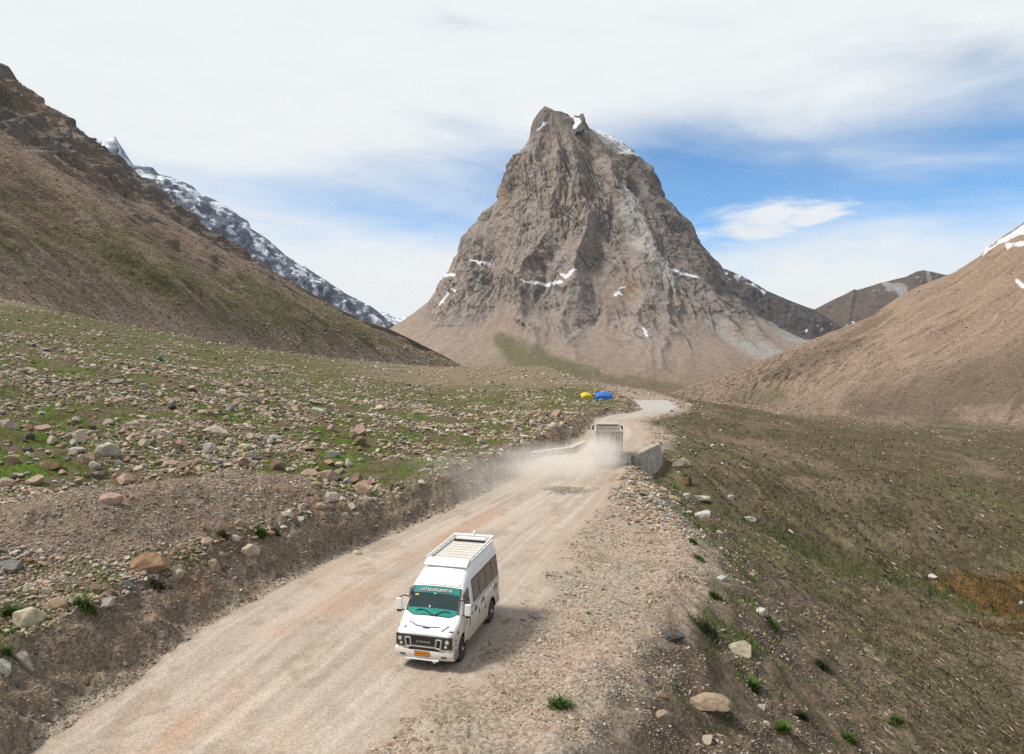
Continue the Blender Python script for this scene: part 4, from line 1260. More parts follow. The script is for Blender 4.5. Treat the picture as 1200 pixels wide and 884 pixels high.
# surveyed boulders: pixel of the foot, width in pixels, colour, height / half width, label, group
NOTED = [
    (170, 674, 52, 'rust', 0.62, 'large flat-topped ochre boulder resting on the lip of the cut bank', 1.15),
    (207, 681, 23, 'cream', 0.7, 'squarish cream stone just right of the large flat-topped ochre boulder', 1.0),
    (112, 697, 18, 'tan', 0.85, 'rounded tan stone above the grass tuft on the cut bank', 1.0),
    (131, 699, 16, 'brown', 0.9, 'upright brown stone between the rounded tan stone and a bluish one', 1.0),
    (149, 690, 19, 'bluish', 0.7, 'bluish grey stone directly below the large flat-topped ochre boulder', 1.0),
    (71, 716, 29, 'tan', 0.7, 'yellowish tan block left of the grass tuft on the cut bank', 1.0),
    (37, 736, 40, 'cream', 0.75, 'angular pale block near the left end of the cut bank, between two tufts', 1.0),
    (122, 715, 24, 'pale grey', 0.6, 'low pale grey stone right of the grass tuft on the cut bank', 1.0),
    (27, 784, 30, 'pale grey', 1.0, 'tall grey boulder hanging from the left end of the cut bank', 0.9),
    (2, 790, 24, 'white', 1.0, 'whitish boulder cut off by the left edge of the picture, low on the bank', 0.9),
    (250, 670, 19, 'tan', 1.0, 'upright tan stone alone on the bank edge right of the ochre boulder', 0.85),
    (294, 655, 22, 'cream', 0.9, 'cream boulder on the bank edge below the two grass tufts', 1.0),
    (274, 638, 16, 'cream', 0.7, 'small cream stone behind the cream boulder of the bank edge', 1.0),
    (241, 641, 16, 'pink', 0.8, 'small pinkish stone on the right foot of the gravel mound', 1.0),
    (336, 608, 19, 'white', 0.7, 'whitish stone at the right end of the gravel mound', 1.0),
    (280, 619, 14, 'tan', 0.8, 'tan stone beside the grass tuft behind the bank edge', 1.0),
    (128, 592, 31, 'pink', 0.85, 'rounded pink-orange boulder half buried in the top of the gravel mound', 1.1),
    (10, 672, 26, 'grey', 0.6, 'tilted grey slab at the left end of the gravel mound', 1.1),
    (418, 652, 13, 'cream', 0.7, 'cream stone lying on the road edge below the cut bank', 1.0),
    (427, 632, 10, 'tan', 0.6, 'smaller tan stone fallen to the foot of the cut bank', 1.0),
    (372, 485, 17, 'white', 0.8, 'bright white boulder standing alone high on the green slope', 1.0),
    (253, 512, 31, 'cream', 0.5, 'long flat cream slab on the stony green slope', 1.2),
    (245, 530, 18, 'white', 0.85, 'chalky white boulder just below the long flat cream slab', 1.0),
    (286, 529, 18, 'cream', 0.7, 'cream boulder in grass right of the chalky white boulder', 1.0),
    (370, 538, 12, 'rust', 0.9, 'small rust-orange boulder in bright grass', 1.0),
    (390, 536, 18, 'grey', 0.7, 'grey boulder with a dark side next to the rust-orange one', 1.0),
    (325, 552, 18, 'brown', 0.9, 'brown boulder amid pale stones on the lower green slope', 1.0),
    (362, 558, 22, 'pink', 0.6, 'flat pink boulder on the lower green slope above the bank pile', 1.1),
    (384, 563, 24, 'pink', 0.8, 'blocky pink boulder right of the flat pink one', 1.0),
    (370, 571, 17, 'tan', 0.7, 'tan boulder below the flat pink and blocky pink pair', 1.0),
    (322, 517, 19, 'pale grey', 0.6, 'pale grey wedge of stone on the green slope', 1.0),
    (423, 580, 28, 'pink', 0.85, 'largest pink boulder crowning the pile on the bank edge', 1.0),
    (388, 590, 21, 'cream', 0.8, 'cream boulder at the left of the bank edge pile', 1.0),
    (398, 600, 15, 'tan', 0.8, 'tan boulder in the middle of the bank edge pile', 1.0),
    (404, 609, 15, 'cream', 0.7, 'lowest cream stone of the bank edge pile', 1.0),
    (375, 596, 17, 'pink', 0.7, 'pink stone at the foot of the bank edge pile, left side', 1.0),
    (411, 597, 12, 'cream', 0.9, 'small upright cream stone in the bank edge pile', 1.0),
    (436, 584, 13, 'cream', 0.8, 'cream stone leaning right of the largest pink boulder', 1.0),
    (127, 536, 26, 'pale grey', 0.9, 'big rounded grey-yellow boulder in the middle of the stone field', 1.0),
    (90, 531, 23, 'pale grey', 0.55, 'flat pale boulder left of the big rounded grey-yellow one', 1.1),
    (17, 546, 24, 'tan', 0.7, 'tan block in bright grass close to the left frame edge', 1.0),
    (59, 553, 28, 'rust', 0.45, 'long low orange boulder in the grass', 1.2),
    (42, 569, 21, 'pink', 0.65, 'pale pink rounded boulder below the long low orange one', 1.0),
    (115, 562, 16, 'grey', 0.9, 'pointed grey stone above the gravel mound', 0.9),
    (103, 546, 26, 'brown', 0.75, 'brown ridge-backed boulder touching the big rounded grey-yellow one', 1.1),
    (11, 502, 24, 'cream', 0.75, 'large cream boulder at the left frame edge among the upper stones', 1.0),
    (51, 506, 19, 'pink', 0.7, 'pink boulder with pale top among the upper stones', 1.0),
    (88, 515, 16, 'pink', 0.8, 'rosy boulder in the grass strip of the stone field', 1.0),
    (33, 515, 15, 'dark', 0.8, 'dark boulder between pale stones near the left frame edge', 1.0),
    (170, 524, 19, 'cream', 0.8, 'cream boulder right of the big rounded grey-yellow one', 1.0),
    (200, 548, 18, 'pink', 0.6, 'pink wedge lying against a brown boulder', 1.0),
    (215, 549, 18, 'brown', 0.7, 'brown boulder that a pink wedge lies against', 1.0),
    (147, 568, 23, 'pink', 0.6, 'pinkish flat boulder right above the gravel mound', 1.0),
    (781, 751, 42, 'slate', 0.42, 'dark slate slab jutting from the top of the embankment', 1.15),
    (867, 768, 29, 'cream', 0.75, 'big cream boulder on the embankment below the dark shrub', 1.0),
    (893, 722, 17, 'white', 0.9, 'whitish boulder on the grassy rim of the embankment', 0.9),
    (829, 840, 52, 'tan', 0.6, 'largest tan boulder half buried in the lower embankment', 1.25),
    (775, 846, 27, 'tan', 0.7, 'tan boulder left of the largest one in the embankment', 1.0),
    (775, 819, 15, 'tan', 0.8, 'small tan boulder uphill of two larger ones in the embankment', 1.0),
    (892, 832, 16, 'pale grey', 0.8, 'pale grey stone beside a tuft low on the embankment', 1.0),
    (830, 874, 15, 'cream', 0.8, 'cream stone below the largest tan boulder of the embankment', 1.0),
    (896, 850, 13, 'cream', 0.7, 'cream chip between two tufts low on the embankment', 1.0),
    (878, 613, 17, 'white', 0.5, 'flat white stone alone on the upper embankment slope', 1.1),
    (846, 682, 14, 'white', 0.6, 'whitish stone in the green rim of the embankment', 1.0),
    (805, 585, 12, 'pale grey', 1.1, 'upright pale grey stone by the stream below the culvert', 0.8),
    (824, 590, 27, 'white', 0.3, 'long white slab lying across the stream bed', 1.3),
    (822, 607, 28, 'white', 0.4, 'second long white slab, nearer, tilted down the stream bank', 1.25),
    (803, 569, 15, 'rust', 0.85, 'orange boulder right of the concrete wing wall', 1.0),
    (798, 550, 26, 'cream', 0.6, 'cream-pink boulder leaning behind the orange one by the wing wall', 1.1),
    (788, 586, 21, 'tan', 0.5, 'flat tan stone at the foot of the concrete wing wall', 1.1),
    (857, 586, 9, 'pale grey', 0.9, 'lone pale stone in the green hollow below the stream', 1.0),
    (726, 585, 11, 'cream', 0.8, 'cream stone on the road shoulder before the wing wall', 1.0),
    (726, 606, 11, 'cream', 0.8, 'cream stone on the gravel shoulder, nearer than its twin', 1.0),
    (745, 613, 10, 'pink', 0.8, 'pink stone on the gravel shoulder rim', 1.0),
    (762, 591, 9, 'dark', 0.8, 'dark stone among pale rubble before the wing wall', 1.0),
    (842, 626, 11, 'cream', 0.6, 'cream stone at the crest where the embankment turns', 1.0),
    (1092, 679, 12, 'white', 0.6, 'white stone at the edge of the rust-coloured reed bed', 1.0),
    (1196, 712, 11, 'white', 0.9, 'white stone at the right frame edge below the reed bed', 1.0),
]


def build_boulders():
    for px, py, w, colour, flat, label, st in NOTED:
        x, y, z = hit(px, py)
        half = 0.5 * w * y / FPX
        y2 = y + half * 0.6
        x2 = x / y * y2
        flat_ = flat
        rz = _brng.uniform(-0.35, 0.35)
        o = put_boulder(x2, y2, gz(x2, y2), half / st ** 0.5, colour, flat_, rz=rz, mesh=(11 if 'slate slab' in label else None), tilt=0.16, sink=0.33, stretch=st)
        tag(o, label, 'boulder')
    # the rest of the stone field, one by one, each described by what it looks like and where it lies
    rng = random.Random(31)
    zones = {
        'upper': ((0, 430, 690, 492), 62, 'on the upper stony slope'),
        'middle': ((0, 470, 470, 545), 86, 'in the middle of the stone field'),
        'lower': ((0, 540, 450, 600), 44, 'at the lower edge of the stone field'),
        'bank': ((230, 560, 660, 650), 26, 'near the edge of the cut bank'),
    }
    seen = {}
    for zn, ((u0, v0, u1, v1), cnt, where) in zones.items():
        made = 0
        tries = 0
        while made < cnt and tries < 4000:
            tries += 1
            px, py = rng.uniform(u0, u1), rng.uniform(v0, v1)
            x, y, z = hit(px, py)
            if y > 130 or y < 20:
                continue
            a = ground(np.array([x]), np.array([y]))[1]
            if a['tl'][0] < 1.5 or a['md'][0] > 0.45 or x / y < -0.76:
                continue
            dens = noise2(np.array([x * 0.10]), np.array([y * 0.07]))[0]
            if rng.random() > 0.5 + 1.2 * dens:
                continue
            w = 7.2 * (1 - rng.random() * 0.93) ** -0.42 * (0.8 if zn == 'upper' else 1.0)
            w = min(w, 23)
            half = 0.5 * w * y / FPX
            if any((x - bx) ** 2 + (y - by) ** 2 < (0.9 * (half + bh)) ** 2 for bx, by, bh in BOULDER_XY):
                continue
            colour = rng.choice(['cream', 'cream', 'cream', 'pale grey', 'pink', 'pink', 'pink', 'tan', 'tan', 'rust', 'brown', 'grey', 'dark', 'white'])
            flat = rng.choice([0.45, 0.6, 0.7, 0.85, 1.0])
            o = put_boulder(x, y, z, half, colour, flat, sink=0.25)
            size = 'small' if w < 8 else ('large' if w > 12.5 else 'middling')
            shape = 'flat' if flat < 0.5 else ('low' if flat < 0.65 else ('blocky' if flat > 0.9 else 'rounded'))
            third = int(3 * (px - u0) / (u1 - u0))
            side = ('left part', 'central part', 'right part')[min(third, 2)]
            tag(o, '%s %s %s boulder %s, %s' % (size, shape, colour, where, side), 'boulder', 'boulders strewn over the grassy slope')
            made += 1


def stones_mesh(name, x, y, z, half, pxs, col, flow, rng):
    V, F, C = [], [], []
    base = 0
    for big in (False, True):
        sel = np.nonzero((pxs > 3.2) == big)[0]
        tv = [rock_verts(np.random.default_rng(500 + k), 2 if big else 1, cuts=8, rough=0.08) for k in range(14)]
        kind = rng.integers(0, 14, len(sel))
        for k in range(14):
            s = sel[kind == k]
            if not len(s):
                continue
            tvv, tf = tv[k]
            ns = len(s)
            th = rng.uniform(0, 2 * np.pi, ns)
            flk = flow[s] & (rng.random(ns) < 0.85)       # shale lies along the fall line
            th = np.where(flk, rng.normal(-1.15, 0.2, ns), th)
            ca, sa = np.cos(th), np.sin(th)
            hx = half[s] * rng.uniform(0.85, 1.35, ns) * np.where(flk, 2.6, 1.0)
            hy = half[s] * rng.uniform(0.75, 1.1, ns)
            hz = half[s] * rng.uniform(0.6, 1.1, ns) * np.where(flk, 0.8, 1.0)
            lx = tvv[None, :, 0] * hx[:, None]
            ly = tvv[None, :, 1] * hy[:, None]
            lz = tvv[None, :, 2] * hz[:, None]
            tlx, tly = rng.uniform(-0.3, 0.3, (2, ns, 1))
            tlx = np.where(flk[:, None], -0.30 + 0.3 * tlx, tlx)
            lz = lz + tlx * lx + tly * ly
            wx = lx * ca[:, None] - ly * sa[:, None] + x[s][:, None]
            wy = lx * sa[:, None] + ly * ca[:, None] + y[s][:, None]
            wz = lz + (z[s] + 0.22 * hz)[:, None]
            nv = tvv.shape[0]
            V.append(np.stack([wx, wy, wz], -1).reshape(-1, 3))
            F.append((tf[None] + (base + np.arange(ns) * nv)[:, None, None]).reshape(-1, 3))
            C.append(np.repeat(col[s], nv, 0))
            base += ns * nv
    me = bpy.data.meshes.new(name)
    raw_mesh(me, np.concatenate(V), np.concatenate(F), np.concatenate(C), smooth=False)
    o = link(name, me, M_STONES)
    return o


def build_loose_stones():
    """Everything too small and too many to count: gravel, rubble and cobbles."""
    rng = np.random.default_rng(77)
    n = 560000
    # even in the view and therefore denser near the road than far away
    q = rng.uniform(1 / 150.0, 1 / 15.5, n)
    y = np.where(rng.random(n) < 0.72, 1 / q, np.exp(rng.uniform(math.log(20), math.log(330), n)))
    x = y * rng.uniform(-0.80, 0.82, n)
    z, a = ground(x, y)
    c1 = noise2(x * 0.13, y * 0.10)
    c2 = noise2(x * 0.5 + 9, y * 0.5)
    c3 = noise2(x * 1.7, y * 1.7 + 4)
    tl, tr = a['tl'], a['tr']
    field = (tl > 1.8) & (a['md'] < 0.4)
    w = np.zeros(n)
    w += field * np.clip(0.50 + 1.0 * c1 + 0.55 * c2, 0, 1) * np.where(y < 95, 1.0, np.where(y < 150, 0.55, 0.35))
    w += (a['md'] >= 0.4) * 0.85
    w += ((tl > -0.3) & (tl <= 1.8)) * 0.55
    w += ((tl > -1.3) & (tl <= 0.3)) * np.clip(0.35 + 0.6 * c3, 0, 1) * 0.6
    sh = (a['sh'] > 0.5) & (tl < -0.5) & (tr < 0.3)
    w += sh * np.clip(0.38 + 0.8 * c2 + 0.6 * c3, 0.04, 1) * 0.85
    lip = (tl > 1.4) & (tl < 4.2) & (a['md'] < 0.5)
    w += lip * np.clip(0.3 + c2, 0, 1) * 0.5
    rub = np.exp(-((tr + 1.2) / 1.6) ** 2) * sstep(y, 34, 42) * (1 - sstep(y, 58, 66))
    w += rub * 0.8
    rim = np.exp(-((tr + 0.6) / 1.3) ** 2) * (y < 90)
    w += rim * 0.5 * np.clip(0.5 + c2, 0, 1)
    emb = (tr > 0.3) & (tr < 9)
    w += emb * np.clip(0.32 + 0.7 * c2, 0, 1) * 0.8
    val = (tr >= 9)
    w += val * np.clip(0.42 + 0.35 * c1 + 0.35 * c2, 0, 1) * np.where(y < 75, 1.0, 0.6)
    road = (a['bed'] > 0.5)
    w = np.where(road, (0.02 + 0.16 * sstep(x - 0.5 * (XL(y) + XR(y)), 0.5, 3.5) * np.clip(0.4 + c2, 0, 1)) * (y < 60), w)
    w = w * (rng.random(n) < 0.62)
    keep = rng.random(n) < w
    idx = np.nonzero(keep)[0]
    x, y, z = x[idx], y[idx], z[idx]
    A = {k: v[idx] for k, v in a.items()}
    fld = field[idx]
    m = len(idx)
    pxs = np.where(fld, 1.5, 1.1) * (1 - rng.random(m) * 0.985) ** np.where(fld, -0.52, -0.50)            # diameter in pixels of the survey photo, heavy tail
    cap = np.where(fld & (y < 90), 11.0, np.where(A['md'] > 0.4, 6.0, np.where(A['bed'] > 0.5, 1.8, np.where((A['tr'] > 9), 4.0, 6.0))))
    pxs = np.minimum(pxs * np.where(fld, 1.15, 1.0), cap * rng.uniform(0.5, 1.0, m))
    half = 0.5 * pxs * y / FPX
    rb = np.exp(-((A['tr'] + 1.2) / 1.6) ** 2) * ((y > 36) & (y < 62))
    pxs = np.where(rng.random(m) < rb * 0.35, rng.uniform(3.5, 8.0, m), pxs)
    half = 0.5 * pxs * y / FPX
    half = np.minimum(half, np.where(fld, 0.65, 0.4))
    names = [k for k in PALETTE if k != 'bluish']
    pal = np.array([PALETTE[k] for k in names], np.float32)
    pw_field = np.array([.25, .09, .22, .20, .07, .08, .03, .03, .03, 0])
    pw_shale = np.array([.17, .12, .14, .20, .05, .15, .10, .04, .02, .01])
    pw_dark = np.array([.04, .05, .05, .18, .05, .36, .09, .15, .02, .01])
    ci = np.where(fld, rng.choice(10, m, p=pw_field), np.where((A['tr'] > 4) | ((A['tl'] > -1.3) & (A['tl'] < 1.8)), rng.choice(10, m, p=pw_dark), rng.choice(10, m, p=pw_shale)))
    col = pal[ci] * rng.uniform(0.78, 1.22, (m, 1)).astype(np.float32)
    shale = (A['tr'] > 8) & (y < 80)
    col = np.where((shale & (rng.random(m) < 0.8))[:, None], np.array([0.105, 0.088, 0.055], np.float32) * rng.uniform(0.5, 1.6, (m, 1)).astype(np.float32), col)
    flow = (A['tr'] > 7.5) & (y < 80)
    o = stones_mesh('loose_stones', x, y, z, half, pxs, col, flow, rng)
    tag(o, 'gravel, rubble and cobbles strewn over slope, bank, shoulder and valley', 'stones', kind='stuff')


def build_slope_stones(key, name, n, lo, hi, cols, label, seed, vmax, bias):
    p, vv = SLOPES[key]
    rng = np.random.default_rng(seed)
    r, c = p.shape[:2]
    i = rng.integers(8, r - 3, n * 6)
    j = rng.integers(0, c, n * 6)
    q = p[i, j]
    v = vv[i, j]
    u0, v0 = proj(q)
    cl = fbm2(q[:, 0] * 0.03, q[:, 1] * 0.03, 3)
    ok = (v < vmax) & (u0 > -60) & (u0 < 1290) & (q[:, 1] > 60) & (rng.random(n * 6) < np.clip(0.25 + 1.3 * cl + bias * np.exp(-(v / 0.08) ** 2), 0.02, 1))
    k = np.nonzero(ok)[0][:n]
    q = q[k]
    m = len(k)
    px = lo * (1 - rng.random(m) * 0.97) ** -0.45
    px = np.minimum(px, hi)
    half = 0.5 * px * q[:, 1] / FPX
    pal = np.array([PALETTE[t] for t in cols])
    col = pal[rng.integers(0, len(cols), m)] * rng.uniform(0.65, 1.12, (m, 1))
    o = stones_mesh(name, q[:, 0], q[:, 1], q[:, 2], half, px, col.astype(np.float32), np.zeros(m, bool), rng)
    tag(o, label, 'stones', kind='stuff')


build_boulders()
build_loose_stones()
build_slope_stones('slope', 'scree_stones', 22000, 1.0, 5.5, ['pink', 'tan', 'brown', 'brown', 'grey', 'pale grey', 'dark'], 'scree and blocks strewn over the brown mountain slope', 51, 0.75, 1.6)
build_slope_stones('hill', 'hill_stones', 12000, 0.8, 3.2, ['cream', 'tan', 'tan', 'pink', 'brown', 'dark'], 'stones strewn over the tan hill', 52, 0.95, 0.3)

# ---------------------------------------------------------------- grass
def leaf_mat(name, col, col2):
    m, N, L, b = new_mat(name)
    b.inputs['Roughness'].default_value = 0.7
    b.inputs['Specular IOR Level'].default_value = 0.2
    tc = N.new('ShaderNodeTexCoord')
    n = N.new('ShaderNodeTexNoise')
    n.inputs['Scale'].default_value = 1.4
    n.inputs['Detail'].default_value = 4
    L.new(tc.outputs['Object'], n.inputs['Vector'])
    n3 = N.new('ShaderNodeTexNoise')
    n3.inputs['Scale'].default_value = 25.0
    L.new(tc.outputs['Object'], n3.inputs['Vector'])
    ad = N.new('ShaderNodeMath')
    ad.operation = 'MULTIPLY_ADD'
    L.new(n3.outputs[0], ad.inputs[0])
    ad.inputs[1].default_value = 0.6
    L.new(n.outputs[0], ad.inputs[2])
    mr = N.new('ShaderNodeMapRange')
    mr.inputs[1].default_value = 0.55
    mr.inputs[2].default_value = 1.0
    L.new(ad.outputs[0], mr.inputs[0])
    mx = N.new('ShaderNodeMix')
    mx.data_type = 'RGBA'
    L.new(mr.outputs[0], mx.inputs[0])
    mx.inputs[6].default_value = tuple(col) + (1,)
    mx.inputs[7].default_value = tuple(col2) + (1,)
    L.new(mx.outputs[2], b.inputs['Base Color'])
    return m


M_GRASS = leaf_mat('green_grass', (0.055, 0.105, 0.012), (0.105, 0.140, 0.024))
M_TUFT = leaf_mat('tuft_grass', (0.042, 0.085, 0.012), (0.090, 0.135, 0.022))
M_SCRUB = leaf_mat('dry_scrub', (0.075, 0.068, 0.034), (0.140, 0.112, 0.062))
M_REED = leaf_mat('rust_reed', (0.095, 0.062, 0.026), (0.150, 0.092, 0.036))
M_SHRUB = leaf_mat('dark_shrub', (0.026, 0.036, 0.012), (0.055, 0.062, 0.022))


def blades(cx, cy, cz, h, spread, rng, wid=0.09, lean=0.6):
    """One bent blade (two quads as 4 triangles) per entry."""
    n = len(cx)
    th = rng.uniform(0, 2 * np.pi, n)
    ln = h * rng.uniform(0.2, lean, n)
    dx, dy = np.cos(th), np.sin(th)
    px_, py_ = -dy, dx
    w = h * wid * rng.uniform(0.7, 1.3, n)
    b = np.stack([cx, cy, cz], -1)
    s = np.stack([px_ * w, py_ * w, 0 * w], -1)
    m = b + np.stack([dx * ln * 0.35, dy * ln * 0.35, h * 0.6], -1)
    t = b + np.stack([dx * ln, dy * ln, h], -1)
    v = np.stack([b - s, b + s, m - 0.8 * s, m + 0.8 * s, t], 1)
    f = np.array([[0, 1, 3], [0, 3, 2], [2, 3, 4]])
    F = (f[None] + (np.arange(n) * 5)[:, None, None]).reshape(-1, 3)
    return v.reshape(-1, 3), F


def blade_object(name, v, f, mat):
    me = bpy.data.meshes.new(name)
    raw_mesh(me, v, f)
    return link(name, me, mat)


def cover(name, n, dens, hpx, mat, label, cat, seed, per=5, near=15.0, farr=110.0, spread=1.2, hmax=0.3, wid=0.09):
    rng = np.random.default_rng(seed)
    q = rng.uniform(1 / farr, 1 / near, n)
    y = 1 / q
    x = y * rng.uniform(-0.80, 0.82, n)
    z, a = ground(x, y)
    k = np.nonzero(rng.random(n) < dens(x, y, z, a))[0]
    x, y, z = x[k], y[k], z[k]
    h = np.minimum(hpx * y / FPX * rng.uniform(0.6, 1.4, len(k)), hmax)
    x = np.repeat(x, per); y = np.repeat(y, per); z = np.repeat(z, per); h = np.repeat(h, per)
    x = x + h * spread * rng.normal(0, 0.5, len(x)); y = y + h * spread * rng.normal(0, 0.5, len(x))
    v, f = blades(x, y, z - 0.1 * h, h * rng.uniform(0.6, 1.2, len(x)), 1, rng, wid=wid, lean=1.0)
    o = blade_object(name, v, f, mat)
    tag(o, label, cat, kind='stuff')


def d_field(x, y, z, a):
    n1 = fbm2(x * 0.22, y * 0.22, 4, 0.6, 3)
    n2 = fbm2(x * 0.9, y * 0.9, 4, 0.6, 13)
    g = sstep(n2 * 0.9 + n1 * 0.8 + 0.12 * (1 - sstep(np.hypot(x, y), 45, 90)), 0.02, 0.3)
    return g * (a['tl'] > 2.0) * (a['md'] < 0.3) * 0.8


def d_scrub(x, y, z, a):
    n1 = fbm2(x * 0.25, y * 0.25, 3, 0.6, 3)
    n2 = fbm2((0.90 * x + 0.43 * y) * 0.9, (0.43 * x - 0.90 * y) * 0.25, 3, 0.6, 13)
    lower = sstep(a['tr'] + 5.0 * n1 + 0.22 * np.maximum(y - 22, -6), 5.5, 9.5)
    return lower * np.clip(0.35 + 0.9 * n2, 0, 1) * 0.8 * (1 - sstep(y, 55, 85) * 0.8) * sstep(a['tr'], 3, 9)


def d_reed(x, y, z, a):
    rd = stroke(x, y, REED_A, [0.9, 1.8, 2.5])
    rd2 = stroke(x, y, REED_B, [0.9, 1.5])
    return (np.minimum(rd, rd2 + 0.2) < 1.0) * 0.95


def d_rim(x, y, z, a):
    n1 = fbm2(x * 0.22, y * 0.22, 4, 0.6, 3)
    n2 = fbm2(x * 0.9, y * 0.9, 4, 0.6, 13)
    gs = np.exp(-((a['tr'] - 1.8) / 1.8) ** 2) * sstep(n2 + 0.7 * n1, 0.0, 0.35) * sstep(y, 21, 27) * (1 - sstep(y, 95, 130))
    return np.maximum(gs, a['gul'] * 0.9 * (a['tr'] > 0.5)) * 0.8


cover('grass', 150000, d_field, 2.2, M_GRASS, 'short green grass growing between the stones of the slope', 'grass', 3, hmax=0.22)
cover('scrub', 170000, d_scrub, 2.4, M_SCRUB, 'dry olive and brown scrub covering the valley side below the road', 'scrub', 4, hmax=0.35, wid=0.2)
def d_plants(x, y, z, a):
    n1 = noise2(x * 0.35 + 40, y * 0.35)
    n2 = noise2(x * 1.3 + 11, y * 1.3)
    e = sstep(a['tr'], 0.3, 1.5) * (1 - sstep(a['tr'], 9, 16))
    b = sstep(a['tl'], 1.3, 2.2) * (1 - sstep(a['tl'], 3.5, 5.0))
    return sstep(n2 + 0.5 * n1, 0.42, 0.65) * np.maximum(e, b) * (y < 60) * 0.9


cover('small_plants', 90000, d_plants, 3.6, M_TUFT, 'small green cushion plants dotted over bank and embankment', 'plants', 14, hmax=0.22)
cover('dry_stalks', 70000, lambda x, y, z, a: d_plants(x + 31, y + 17, z, a), 4.0, M_SCRUB, 'dry grass stalks dotted over bank and embankment', 'dry grass', 15, hmax=0.25)
cover('reeds', 130000, d_reed, 3.2, M_REED, 'rust-coloured marsh reeds in the valley bottom', 'reeds', 6, near=35, farr=60, hmax=0.3, wid=0.06)
cover('rim_grass', 110000, d_rim, 4.2, M_TUFT, 'green grass along the rim of the embankment and the stream', 'grass', 8, hmax=0.25)

TUFTS = [
    (655, 828, 40, 18, M_TUFT, 'bushy green tuft standing alone on the gravel shoulder'),
    (690, 720, 10, 7, M_TUFT, 'tiny green tuft on the gravel right of the van'),
    (883, 808, 17, 15, M_TUFT, 'compact green tuft on the bare embankment slope'),
    (918, 856, 20, 16, M_TUFT, 'green tuft low on the embankment beside a cream chip'),
    (940, 842, 16, 14, M_SHRUB, 'dark tuft low on the embankment, right of a green one'),
    (995, 868, 22, 12, M_TUFT, 'green tuft on the embankment close to the bottom frame edge'),
    (1050, 848, 20, 12, M_TUFT, 'green tuft on the olive slope near the bottom frame edge'),
    (100, 713, 36, 20, M_TUFT, 'lush green tuft hanging over the lip of the cut bank'),
    (80, 718, 10, 8, M_TUFT, 'tiny tuft left of the lush one on the cut bank'),
    (14, 722, 28, 17, M_TUFT, 'green tuft near the left frame edge on the bank'),
    (8, 766, 14, 12, M_TUFT, 'green tuft under the tall grey boulder of the bank end'),
    (306, 628, 14, 13, M_TUFT, 'left one of two tufts side by side on the bank edge'),
    (322, 626, 16, 10, M_SHRUB, 'right one of two tufts side by side on the bank edge, darker'),
    (262, 628, 16, 9, M_SHRUB, 'dark tuft on the gravel mound foot'),
    (188, 690, 34, 13, M_SHRUB, 'sprawling dark tuft below the large ochre boulder'),
    (828, 742, 46, 16, M_SHRUB, 'dark low shrub beside the slate slab on the embankment rim'),
    (806, 566, 8, 16, M_SHRUB, 'dark upright shrub beside the orange boulder'),
    (838, 700, 20, 10, M_TUFT, 'bright green tuft on the embankment rim below small stones'),
    (812, 636, 14, 8, M_TUFT, 'green tuft on the crest where the embankment bends'),
    (820, 656, 14, 8, M_TUFT, 'green tuft just below the crest of the embankment bend'),
    (905, 735, 20, 12, M_TUFT, 'green tuft below the whitish boulder of the rim'),
    (965, 784, 26, 12, M_SHRUB, 'dark green tuft strip halfway down the grassy rim'),
    (775, 600, 12, 8, M_SHRUB, 'dark plant at the mouth of the culvert'),
    (570, 565, 12, 6, M_TUFT, 'green tuft on the far part of the cut bank'),
]


def build_tufts():
    rng = np.random.default_rng(12)
    for px, py, w, h, mat, label in TUFTS:
        x, y, z = hit(px, py)
        ww, hh = w * y / FPX, h * y / FPX
        n = 300 if w > 12 else 110
        ang = rng.uniform(0, 6.283, n)
        rad = np.sqrt(rng.random(n)) * (0.38 + 0.10 * np.sin(ang * 3 + px) + 0.05 * np.sin(ang * 7))
        bx, by = rad * ww * np.cos(ang), rad * ww * 0.8 * np.sin(ang)
        bz = ground(x + bx, y + by)[0] - z
        hs = hh * (1.0 - 1.35 * rad) * rng.uniform(0.35, 1.1, n)
        v, f = blades(bx, by, bz - 0.04, hs, 1, rng, wid=0.06, lean=1.5)
        o = blade_object('grass_tuft' if mat is M_TUFT else 'shrub', v, f, mat)
        o.location = (x, y, z)
        tag(o, label, 'grass tuft' if mat is M_TUFT else 'shrub')


build_tufts()
